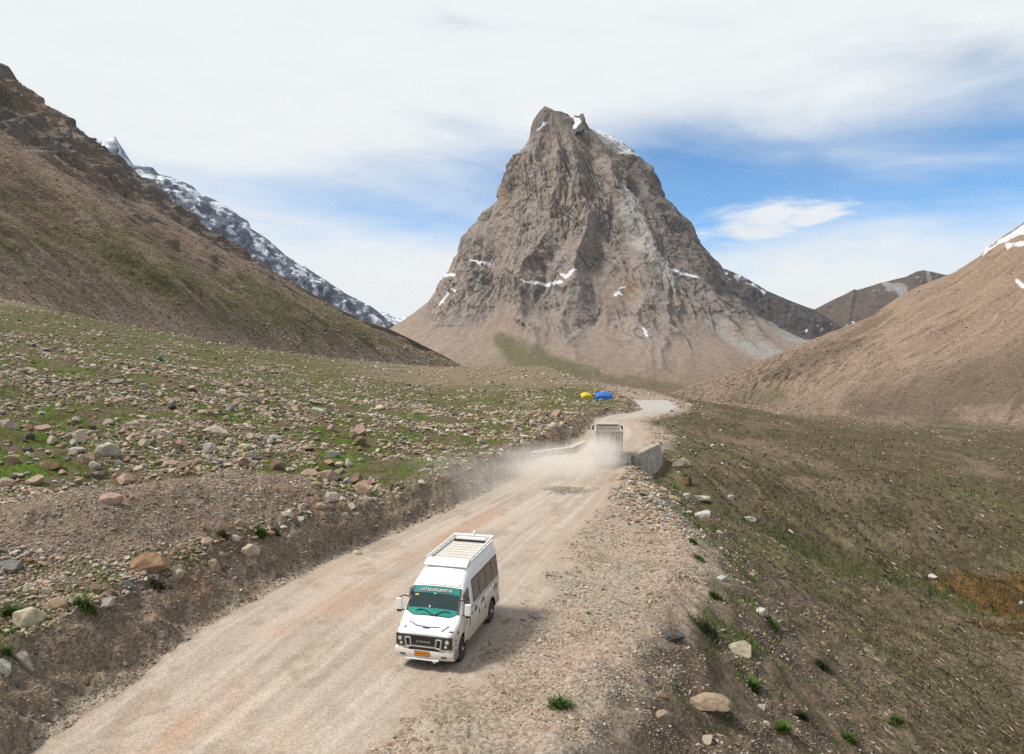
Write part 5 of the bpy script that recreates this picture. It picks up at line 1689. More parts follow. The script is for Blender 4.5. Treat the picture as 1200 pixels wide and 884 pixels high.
# ---------------------------------------------------------------- mesh builders for made things
class MB:
    """Collects shapes; build() links them as one mesh object."""

    def __init__(self):
        self.bm = bmesh.new()

    def box(self, c, s, rot=None, bev=0.0):
        m = Matrix.Translation(c) @ (rot.to_4x4() if rot else Matrix.Identity(4)) @ Matrix.Diagonal((s[0], s[1], s[2], 1))
        r = bmesh.ops.create_cube(self.bm, size=1.0, matrix=m)
        if bev > 0:
            es = list({e for v in r['verts'] for e in v.link_edges})
            bmesh.ops.bevel(self.bm, geom=es, offset=bev, segments=2, affect='EDGES', profile=0.6)
        return self

    def tube(self, pts, rad, n=8):
        pts = [Vector(p) for p in pts]
        rings = []
        for i, p in enumerate(pts):
            d = (pts[min(i + 1, len(pts) - 1)] - pts[max(i - 1, 0)]).normalized()
            q = d.to_track_quat('Z', 'Y')
            rings.append([self.bm.verts.new(p + q @ Vector((rad * math.cos(2 * math.pi * k / n), rad * math.sin(2 * math.pi * k / n), 0))) for k in range(n)])
        for a, b in zip(rings[:-1], rings[1:]):
            for k in range(n):
                self.bm.faces.new((a[k], a[(k + 1) % n], b[(k + 1) % n], b[k]))
        self.bm.faces.new(rings[0][::-1])
        self.bm.faces.new(rings[-1])
        return self

    def lathe(self, prof, c, axis='X', n=32):
        """prof: (radius, offset along the axis)."""
        rings = []
        for r, h in prof:
            ring = []
            for k in range(n):
                a = 2 * math.pi * k / n
                u, w = r * math.cos(a), r * math.sin(a)
                p = (h, u, w) if axis == 'X' else ((u, h, w) if axis == 'Y' else (u, w, h))
                ring.append(self.bm.verts.new(Vector(p) + Vector(c)))
            rings.append(ring)
        for a, b in zip(rings[:-1], rings[1:]):
            for k in range(n):
                self.bm.faces.new((a[k], a[(k + 1) % n], b[(k + 1) % n], b[k]))
        if prof[0][0] > 1e-4:
            self.bm.faces.new(rings[0][::-1])
        if prof[-1][0] > 1e-4:
            self.bm.faces.new(rings[-1])
        return self

    def sheet(self, rows, thick=None):
        """rows of points -> quads; thick: (x, y, z) offset that makes it solid."""
        g = [[self.bm.verts.new(p) for p in r] for r in rows]
        fs = []
        for a, b in zip(g[:-1], g[1:]):
            for k in range(len(a) - 1):
                fs.append(self.bm.faces.new((a[k], a[k + 1], b[k + 1], b[k])))
        if thick:
            bmesh.ops.recalc_face_normals(self.bm, faces=fs)
            r = bmesh.ops.extrude_face_region(self.bm, geom=fs)
            bmesh.ops.translate(self.bm, vec=thick, verts=[v for v in r['geom'] if isinstance(v, bmesh.types.BMVert)])
        return self

    def poly(self, pts, thick):
        vs_ = [self.bm.verts.new(p) for p in pts]
        f = self.bm.faces.new(vs_)
        r = bmesh.ops.extrude_face_region(self.bm, geom=[f])
        bmesh.ops.translate(self.bm, vec=thick, verts=[v for v in r['geom'] if isinstance(v, bmesh.types.BMVert)])
        return self

    def build(self, name, mat, parent=None, smooth=False, autos=True):
        bmesh.ops.recalc_face_normals(self.bm, faces=self.bm.faces[:])
        me = bpy.data.meshes.new(name)
        self.bm.to_mesh(me)
        self.bm.free()
        if smooth:
            me.polygons.foreach_set('use_smooth', np.ones(len(me.polygons), bool))
            try:
                me.set_sharp_from_angle(angle=R(38))
            except Exception:
                pass
        return link(name, me, mat, parent)


def root(name, loc, rz, label, cat, group=None):
    o = bpy.data.objects.new(name, None)
    COL.objects.link(o)
    o.location = loc
    o.rotation_euler = (0, 0, rz)
    o.empty_display_size = 0.3
    return tag(o, label, cat, group)


def lettering(name, body, size, mat, parent, loc, rot, extrude=0.004, sx=1.0, bold=0.0):
    cu = bpy.data.curves.new(name, 'FONT')
    cu.body = body
    cu.size = size
    cu.align_x = 'CENTER'
    cu.align_y = 'CENTER'
    cu.extrude = extrude
    cu.offset = bold
    t = bpy.data.objects.new(name, cu)
    COL.objects.link(t)
    bpy.context.view_layer.update()
    me = bpy.data.meshes.new_from_object(t.evaluated_get(bpy.context.evaluated_depsgraph_get()))
    bpy.data.objects.remove(t, do_unlink=True)
    me.name = name
    o = link(name, me, None, parent)
    me.materials.clear()
    me.materials.append(mat)
    o.location = loc
    o.rotation_euler = rot
    o.scale = (sx, 1, 1)
    return o


def dusty_paint():
    """White van paint, chalky with road dust low on the flanks."""
    m, N, L, b = new_mat('dusty_white_paint')
    tc = N.new('ShaderNodeTexCoord')
    sp = N.new('ShaderNodeSeparateXYZ')
    L.new(tc.outputs['Object'], sp.inputs[0])
    n = N.new('ShaderNodeTexNoise')
    n.inputs['Scale'].default_value = 2.6
    n.inputs['Detail'].default_value = 7
    L.new(tc.outputs['Object'], n.inputs['Vector'])
    ad = N.new('ShaderNodeMath')
    ad.operation = 'MULTIPLY_ADD'
    L.new(n.outputs[0], ad.inputs[0])
    ad.inputs[1].default_value = -1.3
    L.new(sp.outputs[2], ad.inputs[2])
    mr = N.new('ShaderNodeMapRange')
    mr.interpolation_type = 'SMOOTHSTEP'
    mr.inputs[1].default_value = -0.25
    mr.inputs[2].default_value = 1.35
    mr.inputs[3].default_value = 1.0
    mr.inputs[4].default_value = 0.06
    L.new(ad.outputs[0], mr.inputs[0])
    # the flanks catch more dust than the nose
    ge = N.new('ShaderNodeNewGeometry')
    vt = N.new('ShaderNodeVectorTransform')
    vt.vector_type = 'NORMAL'
    vt.convert_from = 'WORLD'
    vt.convert_to = 'OBJECT'
    L.new(ge.outputs['Normal'], vt.inputs[0])
    s3 = N.new('ShaderNodeSeparateXYZ')
    L.new(vt.outputs[0], s3.inputs[0])
    ab = N.new('ShaderNodeMath')
    ab.operation = 'ABSOLUTE'
    L.new(s3.outputs[0], ab.inputs[0])
    m3 = N.new('ShaderNodeMapRange')
    m3.inputs[3].default_value = 0.42
    m3.inputs[4].default_value = 1.0
    L.new(ab.outputs[0], m3.inputs[0])
    mu = N.new('ShaderNodeMath')
    mu.operation = 'MULTIPLY'
    L.new(mr.outputs[0], mu.inputs[0])
    L.new(m3.outputs[0], mu.inputs[1])
    mx = N.new('ShaderNodeMix')
    mx.data_type = 'RGBA'
    L.new(mu.outputs[0], mx.inputs[0])
    mx.inputs[6].default_value = (0.80, 0.80, 0.78, 1)
    mx.inputs[7].default_value = (0.46, 0.37, 0.27, 1)
    L.new(mx.outputs[2], b.inputs['Base Color'])
    rg = N.new('ShaderNodeMapRange')
    rg.inputs[3].default_value = 0.28
    rg.inputs[4].default_value = 0.8
    L.new(mu.outputs[0], rg.inputs[0])
    L.new(rg.outputs[0], b.inputs['Roughness'])
    return m


M_PAINT = dusty_paint()
M_WHITE = plain('white_enamel', (0.78, 0.78, 0.76), 0.35, noise=0.05)
M_GLASS = plain('dark_tinted_glass', (0.012, 0.030, 0.031), 0.06, spec=0.6, noise=0.25, nscale=2.0)
M_CURTAIN = plain('curtained_glass', (0.075, 0.062, 0.055), 0.12, spec=0.6, noise=0.45, nscale=5.0)
M_TEAL = plain('teal_film', (0.010, 0.235, 0.195), 0.2, noise=0.10, nscale=3.0)
M_BLACK = plain('black_plastic', (0.014, 0.014, 0.015), 0.4, noise=0.2)
M_RUBBER = plain('dusty_rubber', (0.035, 0.031, 0.028), 0.85, noise=0.35, nscale=9)
M_RIM = plain('grey_steel', (0.10, 0.095, 0.09), 0.5, 0.6, noise=0.3, nscale=8)
M_SILVER = plain('bright_trim', (0.62, 0.62, 0.62), 0.25, 0.85, noise=0.05)
M_LENS = plain('lamp_lens', (0.75, 0.77, 0.80), 0.08, 0.7, noise=0.05)
M_LAMPB = plain('lamp_surround', (0.035, 0.038, 0.042), 0.25, noise=0.2)
M_PLATE = plain('orange_plate', (0.62, 0.22, 0.012), 0.45, noise=0.08)
M_INDIGO = plain('indigo_sticker', (0.045, 0.035, 0.16), 0.3, noise=0.1)
M_BROWNST = plain('brown_sticker', (0.20, 0.145, 0.095), 0.5, noise=0.35, nscale=12)
M_AMBER = plain('red_amber_lens', (0.42, 0.045, 0.015), 0.2, noise=0.05)
M_SEAM = plain('seam_shadow_gap', (0.10, 0.085, 0.07), 0.8, noise=0.1)
M_RACKFLOOR = plain('rack_floor', (0.56, 0.53, 0.47), 0.6, noise=0.12, nscale=6)
M_YELLOW = plain('yellow_sticker', (0.50, 0.38, 0.03), 0.4, noise=0.1)
M_PALETEXT = plain('pale_letters', (0.62, 0.74, 0.70), 0.4, noise=0.05)

# ---------------------------------------------------------------- the van: local y runs back from the front bumper, x to the viewer's right, z up
VL = 5.05
_zt = [(0.0, 1.03), (0.06, 1.08), (0.20, 1.14), (0.40, 1.22), (0.54, 1.285), (0.60, 1.335), (1.20, 2.08), (1.30, 2.17), (1.42, 2.25), (1.65, 2.38), (1.95, 2.50), (2.25, 2.56), (2.6, 2.58), (4.75, 2.58), (4.95, 2.55), (5.05, 2.44)]


def v_top(y): return float(np.interp(y, [q[0] for q in _zt], [q[1] for q in _zt]))
def v_w(y): return float(np.interp(y, [0, 0.05, 0.16, 0.35, 0.7, 4.9, 5.0, 5.05], [0.80, 0.87, 0.92, 0.945, 0.955, 0.955, 0.935, 0.90]))
def v_hw(y, z): return v_w(y) - 0.125 * max(0.0, z - 1.30)
def v_r(y): return float(np.interp(y, [0, 0.3, 0.6, 1.2, 1.6, 2.2, 5.05], [0.07, 0.11, 0.07, 0.08, 0.18, 0.26, 0.26]))
def v_crown(y, x): return 0.045 * (1 - (x / 0.95) ** 2)


def v_section(y):
    zt, zb, w, r = v_top(y), 0.36, v_w(y), v_r(y)
    pts = [(0.0, zb), (w * 0.5, zb), (w - 0.06, zb), (w, zb + 0.06)]
    lo, hi = zb + 0.06, zt - r
    for t in (0.2, 0.4, 0.55, 0.7, 0.85, 1.0):
        z = lo + (hi - lo) * t
        pts.append((v_hw(y, z), z))
    cx, cz = v_hw(y, hi) - r, hi
    for k in range(1, 7):
        a = k / 6 * math.pi / 2
        x = cx + r * math.cos(a) - 0.02 * math.sin(a)
        pts.append((x, cz + r * math.sin(a) + v_crown(y, x) * math.sin(a) ** 2))
    x0 = pts[-1][0]
    for t in (0.75, 0.5, 0.25, 0.0):
        pts.append((x0 * t, zt + v_crown(y, x0 * t)))
    full = pts + [(-x, z) for x, z in pts[-2:0:-1]]
    return full


def build_van():
    th = R(-14.7)                                 # local +y points back along the road
    fc = Vector((-2.66, 20.72, 0.0))
    fz = max(gz(fc.x, fc.y), 0) + 0.03
    van = root('van', (fc.x, fc.y, fz), th, 'white high-roof passenger van with teal windscreen band and roof rack on dirt road', 'van')
    ys = sorted(set([0.0, 0.03, 0.06, 0.1, 0.16, 0.25, 0.35, 0.40, 0.48, 0.54, 0.60, 0.7, 0.8, 0.9, 1.0, 1.1, 1.20, 1.26, 1.30, 1.36, 1.42, 1.52, 1.65, 1.8, 1.95, 2.1, 2.25, 2.6, 3.1, 3.6, 4.2, 4.75, 4.88, 4.95, 5.0, 5.05]))
    bm = bmesh.new()
    rings = []
    for y in ys:
        rings.append([bm.verts.new((x, y, z)) for x, z in v_section(y)])
    n = len(rings[0])
    for a, b in zip(rings[:-1], rings[1:]):
        for k in range(n):
            bm.faces.new((a[k], a[(k + 1) % n], b[(k + 1) % n], b[k]))
    bm.faces.new(rings[0][::-1])
    bm.faces.new(rings[-1])
    bmesh.ops.recalc_face_normals(bm, faces=bm.faces[:])
    me = bpy.data.meshes.new('body')
    bm.to_mesh(me)
    bm.free()
    body = link('body', me, M_PAINT, van)
    # wheel arches cut with real holes
    cut = MB()
    axles = (0.86, 4.02)
    for ay in axles:
        for s in (-1, 1):
            cut.lathe([(0.47, 0.60 * s), (0.47, 1.2 * s)], (0, ay, 0.40), 'X', 36)
    cobj = cut.build('arch_cutter', None, van)
    md = body.modifiers.new('arches', 'BOOLEAN')
    md.object = cobj
    md.operation = 'DIFFERENCE'
    md.solver = 'EXACT'
    bpy.context.view_layer.update()
    dg = bpy.context.evaluated_depsgraph_get()
    nm = bpy.data.meshes.new_from_object(body.evaluated_get(dg))
    body.modifiers.clear()
    body.data = nm
    nm.name = 'body'
    bpy.data.objects.remove(cobj, do_unlink=True)
    if len(nm.materials) == 0:
        nm.materials.append(M_PAINT)
    nm.materials.append(M_BLACK)
    for p in nm.polygons:
        c = p.center
        p.material_index = 0
        for ay in axles:
            rr = math.hypot(c.y - ay, c.z - 0.40)
            if abs(c.x) < 0.94 and (rr < 0.465 or (rr < 0.48 and abs(p.normal.x) < 0.3 and abs(c.x) > 0.58)) and c.z < 0.9:
                p.material_index = 1
        if p.normal.z < -0.7:
            p.material_index = 1
        p.use_smooth = True
    try:
        nm.set_sharp_from_angle(angle=R(32))
    except Exception:
        pass

    def top_patch(y0, y1, xf, ny=10, nx=14, off=0.008, inset=None):
        rows = []
        for i in range(ny + 1):
            y = y0 + (y1 - y0) * i / ny
            hw = xf(y)
            dz = (v_top(y + 0.01) - v_top(y - 0.01)) / 0.02
            nv = Vector((0, -dz, 1)).normalized()
            rows.append([Vector((hw * (2 * k / nx - 1), y, v_top(y) + v_crown(y, hw * (2 * k / nx - 1)))) + nv * off for k in range(nx + 1)])
        return rows

    # windscreen: black surround, dark glass, teal bands at the head and the foot, pale letters
    wx = lambda y: 0.865 - 0.085 * (y - 0.60) / 0.6

    def rounded(y):
        return wx(y) - 0.25 * max(0.0, (0.76 - y) / 0.14) ** 2.2
    ws = MB().sheet(top_patch(0.615, 1.205, rounded, 16, 18, 0.006)).build('windscreen', M_GLASS, van, True)
    for s in (-1, 1):
        MB().sheet([[Vector((s * (wx(y) + e), y, v_top(y) + v_crown(y, 0.8))) + Vector((0, -0.79, 0.61)) * 0.009 for e in (-0.035, 0.035)] for y in np.linspace(0.70, 1.21, 8)]).build('pillar_trim', M_BLACK, ws)
    MB().sheet(top_patch(1.065, 1.190, lambda y: wx(y) - 0.04, 4, 12, 0.012)).build('sun_strip', M_TEAL, ws, True)
    MB().sheet(top_patch(0.63, 0.765, lambda y: rounded(y) - 0.03, 6, 12, 0.012)).build('tint_band', M_TEAL, ws, True)
    MB().sheet(top_patch(1.085, 1.16, lambda y: 0.56, 2, 10, 0.016)).build('dark_band', M_BLACK, ws)
    slope = math.atan2(v_top(1.15) - v_top(0.70), 0.45)
    ty = 1.122
    lettering('letters', 'LATEKAPURMITAS', 0.135, M_PALETEXT, ws, (0, ty - 0.019, v_top(ty) + v_crown(ty, 0.2) + 0.012), (slope, 0, 0), 0.002, 0.98)
    MB().box((-0.02, 1.045 - 0.012, v_top(1.045) + 0.055), (0.07, 0.02, 0.05), Matrix.Rotation(slope, 3, 'X')).build('mirror_mount', M_PALETEXT, ws)
    MB().box((-0.62, 1.02 - 0.012, v_top(1.02) + 0.03), (0.12, 0.05, 0.006), Matrix.Rotation(slope, 3, 'X')).build('sticker', M_YELLOW, ws)
    MB().lathe([(0.0, -0.03), (0.03, -0.02), (0.028, 0.03), (0.0, 0.05)], (-0.10, 0.77, v_top(0.77) + 0.075), 'Z', 10).build('dashboard_ornament', M_PALETEXT, ws)
    for x0, x1 in ((0.02, -0.52), (0.14, 0.60)):
        y0_, y1_ = 0.63, 0.735
        w = MB()
        pts = []
        for t in np.linspace(0, 1, 9):
            x = x0 + (x1 - x0) * t
            y = y0_ + (y1_ - y0_) * (0.85 * math.sin(t * 2.2) if t < 0.9 else 0.80 * math.sin(t * 2.2))
            pts.append((x, y - 0.02, v_top(y) + v_crown(y, x) + 0.026))
        w.tube(pts, 0.013, 6)
        w.box((x0, 0.627, v_top(0.627) + 0.06), (0.06, 0.05, 0.05))
        w.build('wiper', M_BLACK, van)
    # sun visor lip over the windscreen
    MB().sheet([[Vector((x, y, v_top(y) + v_crown(y, x) + dz)) for x in np.linspace(-0.72, 0.72, 13)] for y, dz in ((1.225, 0.02), (1.265, 0.035), (1.31, 0.02))], (0, 0, 0.012)).build('visor_lip', M_WHITE, van, True)
    # bonnet stickers
    for pts in ([(-0.62, 0.40), (-0.35, 0.25), (0.0, 0.20), (0.40, 0.25), (0.40, 0.28), (0.0, 0.24), (-0.35, 0.285), (-0.62, 0.425)],
                [(0.50, 0.13), (0.66, 0.36), (0.70, 0.36), (0.55, 0.13)], [(-0.72, 0.16), (-0.66, 0.16), (-0.64, 0.24), (-0.68, 0.24)], [(0.74, 0.14), (0.90, 0.16), (0.89, 0.20), (0.76, 0.19)]):
        m = MB()
        m.poly([(x, y, v_top(y) + v_crown(y, x) + 0.006) for x, y in pts], (0, 0, 0.003))
        m.build('sticker', M_INDIGO, van)
    MB().box((0.0, 0.20, v_top(0.20) + 0.052), (0.20, 0.07, 0.006), Matrix.Rotation(0.45, 3, 'X')).build('badge', M_INDIGO, van)
    # front face
    g = MB().box((0, -0.012, 0.85), (1.20, 0.05, 0.34), bev=0.012).build('grille', M_BLACK, van)
    MB().box((0, -0.014, 0.625), (0.96, 0.05, 0.13), bev=0.01).build('air_intake', M_BLACK, van)
    MB().box((0, -0.045, 0.705), (0.80, 0.025, 0.045), bev=0.006).build('trim_bar', M_SILVER, g)
    for s in (-1, 1):
        m = MB()
        x0 = s * 0.50
        a = [(x0 - 0.085, 0.955), (x0 + 0.085, 0.955), (x0 + 0.075 - s * 0.03, 0.69), (x0 - 0.075 - s * 0.03, 0.69)]
        for (xa, za), (xb, zb) in zip(a, a[1:] + a[:1]):
            m.tube([(xa, -0.048, za), (xb, -0.048, zb)], 0.024, 6)
        m.build('trim_frame', M_SILVER, g)
        h = MB().box((s * 0.735, 0.012, 0.845), (0.33, 0.08, 0.36), Matrix.Rotation(s * 0.16, 3, 'Z'), bev=0.02).build('headlight', M_LAMPB, van)
        for q, (dx, dz, r) in enumerate(((0.02, 0.065, 0.066), (-0.02, -0.075, 0.048))):
            MB().lathe([(r * 1.35, 0.0), (r * 1.35, -0.012), (r * 1.15, -0.012)], (s * (0.735 + dx), -0.032 + 0.006 * 0, 0.835 + dz), 'Y', 20).build('bezel', M_RIM, h)
            MB().lathe([(r, 0.0), (r * 0.9, -0.015), (r * 0.5, -0.028), (0.0, -0.032)], (s * (0.735 + dx), -0.036, 0.835 + dz), 'Y', 20).build('lens', M_LENS, h, True)
        MB().tube([(s * 0.885, 0.03, 0.97), (s * 0.885, 0.02, 0.70)], 0.015, 6).build('chrome_strip', M_SILVER, h)
    lettering('letters', 'JA TRAVELER', 0.085, M_SILVER, g, (0.0, -0.040, 0.845), (R(90), 0, 0), 0.004, 0.92)
    # bumper wraps round the corners
    bm = bmesh.new()
    rows = []
    prof = [(0.30, 0.035), (0.33, -0.045), (0.42, -0.075), (0.52, -0.075), (0.585, -0.05), (0.60, 0.02)]
    for k in np.linspace(-1, 1, 41):
        a = k * 1.0
        x = 0.945 * math.copysign(min(1, abs(a) * 1.18) ** 1.0, a)
        yb = 0.06 * abs(min(1, abs(a) * 1.18)) ** 3 + (0.38 * max(0, (abs(a) - 0.847) / 0.153))
        sx = 1 - 0.03 * (abs(a) > 0.84)
        rows.append([(x + (0.0 if abs(a) < 0.84 else math.copysign(-dy * 0.25, a) * -1 * 0), yb + dy, z) for z, dy in prof])
    bm.free()
    bp = MB().sheet(rows, (0, 0.07, 0))
    bp.build('bumper', M_PAINT, van, True)
    for s in (-1, 1):
        MB().box((s * 0.66, -0.055, 0.44), (0.17, 0.05, 0.055), Matrix.Rotation(s * 0.12, 3, 'Z'), bev=0.015).build('fog_lamp', M_RIM, van)
        MB().box((s * 0.42 - 0.06, -0.05, 0.285), (0.11, 0.06, 0.06), bev=0.008).build('bumper_bracket', M_WHITE, van)
    MB().tube([(-0.56, -0.075, 0.325), (0.50, -0.075, 0.325)], 0.022, 8).build('bumper_bar', M_WHITE, van)
    pl = MB().box((-0.03, -0.092, 0.505), (0.46, 0.014, 0.135), bev=0.004).build('number_plate', M_PLATE, van)
    MB().box((-0.03, -0.088, 0.505), (0.485, 0.012, 0.16), bev=0.004).build('plate_frame', M_BLACK, pl)
    lettering('letters', 'JK 10 A 0715', 0.068, M_BLACK, pl, (-0.03, -0.1005, 0.505), (R(90), 0, 0), 0.001)

    # flanks
    def side_patch(s, y0, y1, z0, z1, off, ny=6, nz=5, z1b=None):
        rows = []
        for i in range(ny + 1):
            y = y0 + (y1 - y0) * i / ny
            zt_ = z1 if z1b is None else z1 + (z1b - z1) * i / ny
            rows.append([(s * (v_hw(y, z) + off), y, z) for z in np.linspace(z0, zt_, nz + 1)])
        return rows
    for s in (-1, 1):
        d = MB().sheet(side_patch(s, 0.98, 1.86, 0.50, 2.06, 0.005, z1b=2.15)).build('cab_door', M_PAINT, van)
        MB().sheet(side_patch(s, 1.08, 1.62, 1.36, 1.95, 0.012, z1b=2.06)).build('window', M_GLASS, d)
        MB().box((s * (v_hw(1.75, 1.15) + 0.012), 1.74, 1.16), (0.03, 0.13, 0.035), bev=0.008).build('handle', M_BLACK, d)
        for yy in (0.975, 1.865):
            MB().sheet(side_patch(s, yy - 0.008, yy + 0.008, 0.50, 2.1, 0.007, 1, 6)).build('seam', M_SEAM, d)
        band = MB().sheet(side_patch(s, 1.96, 4.90, 1.42, 2.16, 0.006, 12, 4)).build('window_band', M_BLACK, van)
        for y0, y1 in ((1.99, 2.64), (2.71, 3.36), (3.43, 4.08), (4.15, 4.84)):
            MB().sheet(side_patch(s, y0, y1, 1.45, 2.13, 0.011)).build('window', M_CURTAIN, band)
        MB().sheet(side_patch(s, 1.0, 4.98, 1.335, 1.36, 0.008, 14, 1)).build('waist_line', M_BROWNST, van)
        for y0, y1, za, zb_ in ((2.0, 2.35, 1.05, 1.28), (2.5, 2.62, 0.85, 1.05), (2.7, 3.2, 1.08, 1.27), (3.15, 3.35, 0.78, 0.90), (4.2, 4.75, 0.98, 1.26), (1.15, 1.28, 0.95, 1.2), (1.5, 1.62, 0.8, 1.1)):
            m = MB()
            for q in range(3):
                cy, cz, ry, rz = (y0 + y1) / 2 + (q - 1) * (y1 - y0) * 0.27, (za + zb_) / 2 + (q % 2 - 0.5) * 0.05, (y1 - y0) * 0.18, (zb_ - za) * 0.42
                pts = []
                for k in range(10):
                    a = 2 * math.pi * k / 10
                    yy = cy + ry * math.cos(a) * (1 - 0.5 * abs(math.sin(a)))
                    zz = cz + rz * math.sin(a)
                    pts.append((s * (v_hw(yy, zz) + 0.006), yy, zz))
                m.poly(pts, (s * 0.002, 0, 0))
            m.build('flower_sticker', M_BROWNST, van)
        MB().sheet(side_patch(s, 1.9, 3.45, 0.40, 0.42, 0.012, 6, 1), (s * 0.03, 0, 0)).build('sill', M_BROWNST, van)
        MB().box((s * 0.955, 0.40, 1.06), (0.03, 0.10, 0.10), bev=0.012).build('indicator', M_AMBER, van)
        for zz in (0.86, 0.74):
            MB().box((s * 0.945, 0.24, zz), (0.02, 0.05, 0.04), bev=0.008).build('side_reflector', M_LAMPB, van)
        mir = MB().box((s * 1.14, 0.80, 1.62), (0.19, 0.11, 0.36), bev=0.03).build('wing_mirror', M_WHITE, van)
        MB().tube([(s * 0.86, 0.86, 1.86), (s * 1.0, 0.80, 1.90), (s * 1.14, 0.80, 1.82)], 0.018, 6).build('mirror_arm', M_BLACK, mir)
        MB().box((s * 1.14, 0.80, 1.415), (0.15, 0.10, 0.09), bev=0.02).build('mirror_foot', M_BLACK, mir)
        MB().tube([(s * 0.93, 0.90, 1.40), (s * 1.14, 0.80, 1.42)], 0.018, 6).build('mirror_arm', M_BLACK, mir)
        MB().box((s * 1.14, 0.86, 1.62), (0.16, 0.012, 0.31)).build('mirror_glass', M_GLASS, mir)
        # wheels
        for ay in axles:
            w = MB()
            R0, W2 = 0.375, 0.105
            w.lathe([(0.235, -W2 * 0.8), (0.33, -W2), (R0 - 0.02, -W2 * 0.9), (R0, -W2 * 0.6), (R0, W2 * 0.6), (R0 - 0.02, W2 * 0.9), (0.33, W2), (0.235, W2 * 0.8)], (s * 0.845, ay, R0 - 0.01 - 0.0), 'X', 40)
            wo = bpy.data.objects.new('wheel', None)
            COL.objects.link(wo)
            wo.parent = van
            w.build('tyre', M_RUBBER, wo, True)
            MB().lathe([(0.24, s * 0.05), (0.235, s * 0.085), (0.20, s * 0.06), (0.13, s * 0.045), (0.10, s * 0.095), (0.05, s * 0.11), (0.0, s * 0.112)], (s * 0.845, ay, R0 - 0.01), 'X', 28).build('rim', M_RIM, wo, True)
            MB().lathe([(0.055, s * 0.105), (0.05, s * 0.135), (0.0, s * 0.14)], (s * 0.845, ay, R0 - 0.01), 'X', 16).build('hub', M_SILVER, wo, True)
    MB().box((0, 2.6, 0.30), (1.1, 4.2, 0.16)).build('underbody', M_BLACK, van)
    # rear
    MB().box((0, VL + 0.03, 0.48), (1.86, 0.10, 0.24), bev=0.03).build('rear_bumper', M_PAINT, van)
    MB().box((0, VL + 0.004, 1.80), (1.40, 0.02, 0.62), bev=0.008).build('rear_window', M_GLASS, van)
    for s in (-1, 1):
        MB().box((s * 0.82, VL + 0.006, 1.05), (0.12, 0.03, 0.40), bev=0.01).build('tail_light', M_AMBER, van)
    # roof rack
    rk = MB()
    zr, y0, y1, hx = 2.63, 2.12, 4.90, 0.735
    rk.sheet([[(x, y, z) for x in np.linspace(-hx, hx, 9)] for y, z in ((y0 - 0.26, zr - 0.045), (y0 - 0.10, zr + 0.035), (y0 + 0.05, zr + 0.10), (y0 + 0.10, zr + 0.105))], (0, 0.02, -0.025))
    rack = rk.build('roof_rack', M_WHITE, van, True)
    MB().box((0, (y0 + y1) / 2 + 0.05, zr + 0.012), (2 * hx - 0.08, y1 - y0 - 0.15, 0.02)).build('rack_floor', M_RACKFLOOR, rack)
    m = MB()
    for k in range(9):
        m.box((0, y0 + 0.25 + k * (y1 - y0 - 0.5) / 8, zr + 0.032), (2 * hx - 0.10, 0.04, 0.016))
    m.build('floor_slats', M_RACKFLOOR, rack)
    for s in (-1, 1):
        m = MB()
        m.tube([(s * hx, y0 + 0.02, zr + 0.115), (s * hx, y1, zr + 0.15)], 0.036, 8)
        m.box((s * hx, (y0 + y1) / 2, zr - 0.01), (0.03, y1 - y0 - 0.02, 0.11))
        m.build('side_rail', M_WHITE, rack, True)
        for k in range(7):
            y = y0 + 0.1 + k * (y1 - y0 - 0.15) / 6
            MB().tube([(s * hx, y, zr - 0.07), (s * hx, y, zr + 0.115 + 0.035 * k / 6)], 0.024, 8).build('rail_post', M_WHITE, rack)
    m = MB()
    m.box((0, y1 + 0.02, zr + 0.13), (2 * hx + 0.06, 0.16, 0.10), bev=0.02)
    m.build('rear_spoiler', M_WHITE, rack)
    MB().box((0, y1 - 0.30, zr + 0.10), (1.10, 0.20, 0.10), bev=0.02).build('rear_step', M_WHITE, rack)
    MB().box((0, y1 - 0.43, zr + 0.06), (1.20, 0.03, 0.07)).build('slot', M_BLACK, rack)
    MB().poly([(-0.02, y1 - 0.10, zr + 0.17), (-0.02, y1 + 0.12, zr + 0.17), (-0.02, y1 + 0.10, zr + 0.32)], (0.04, 0, 0)).build('fin', M_WHITE, rack)
    return van


build_van()

# ---------------------------------------------------------------- the truck ahead, seen from behind in its own dust
M_TRUCK = plain('dusty_grey_truck_paint', (0.52, 0.46, 0.40), 0.75, noise=0.14, nscale=2.5)
M_TRUCKCAB = plain('pale_truck_cab', (0.40, 0.36, 0.31), 0.6, noise=0.12, nscale=3)
M_TRUCKIN = plain('truck_bed_inside', (0.15, 0.125, 0.10), 0.9, noise=0.2)


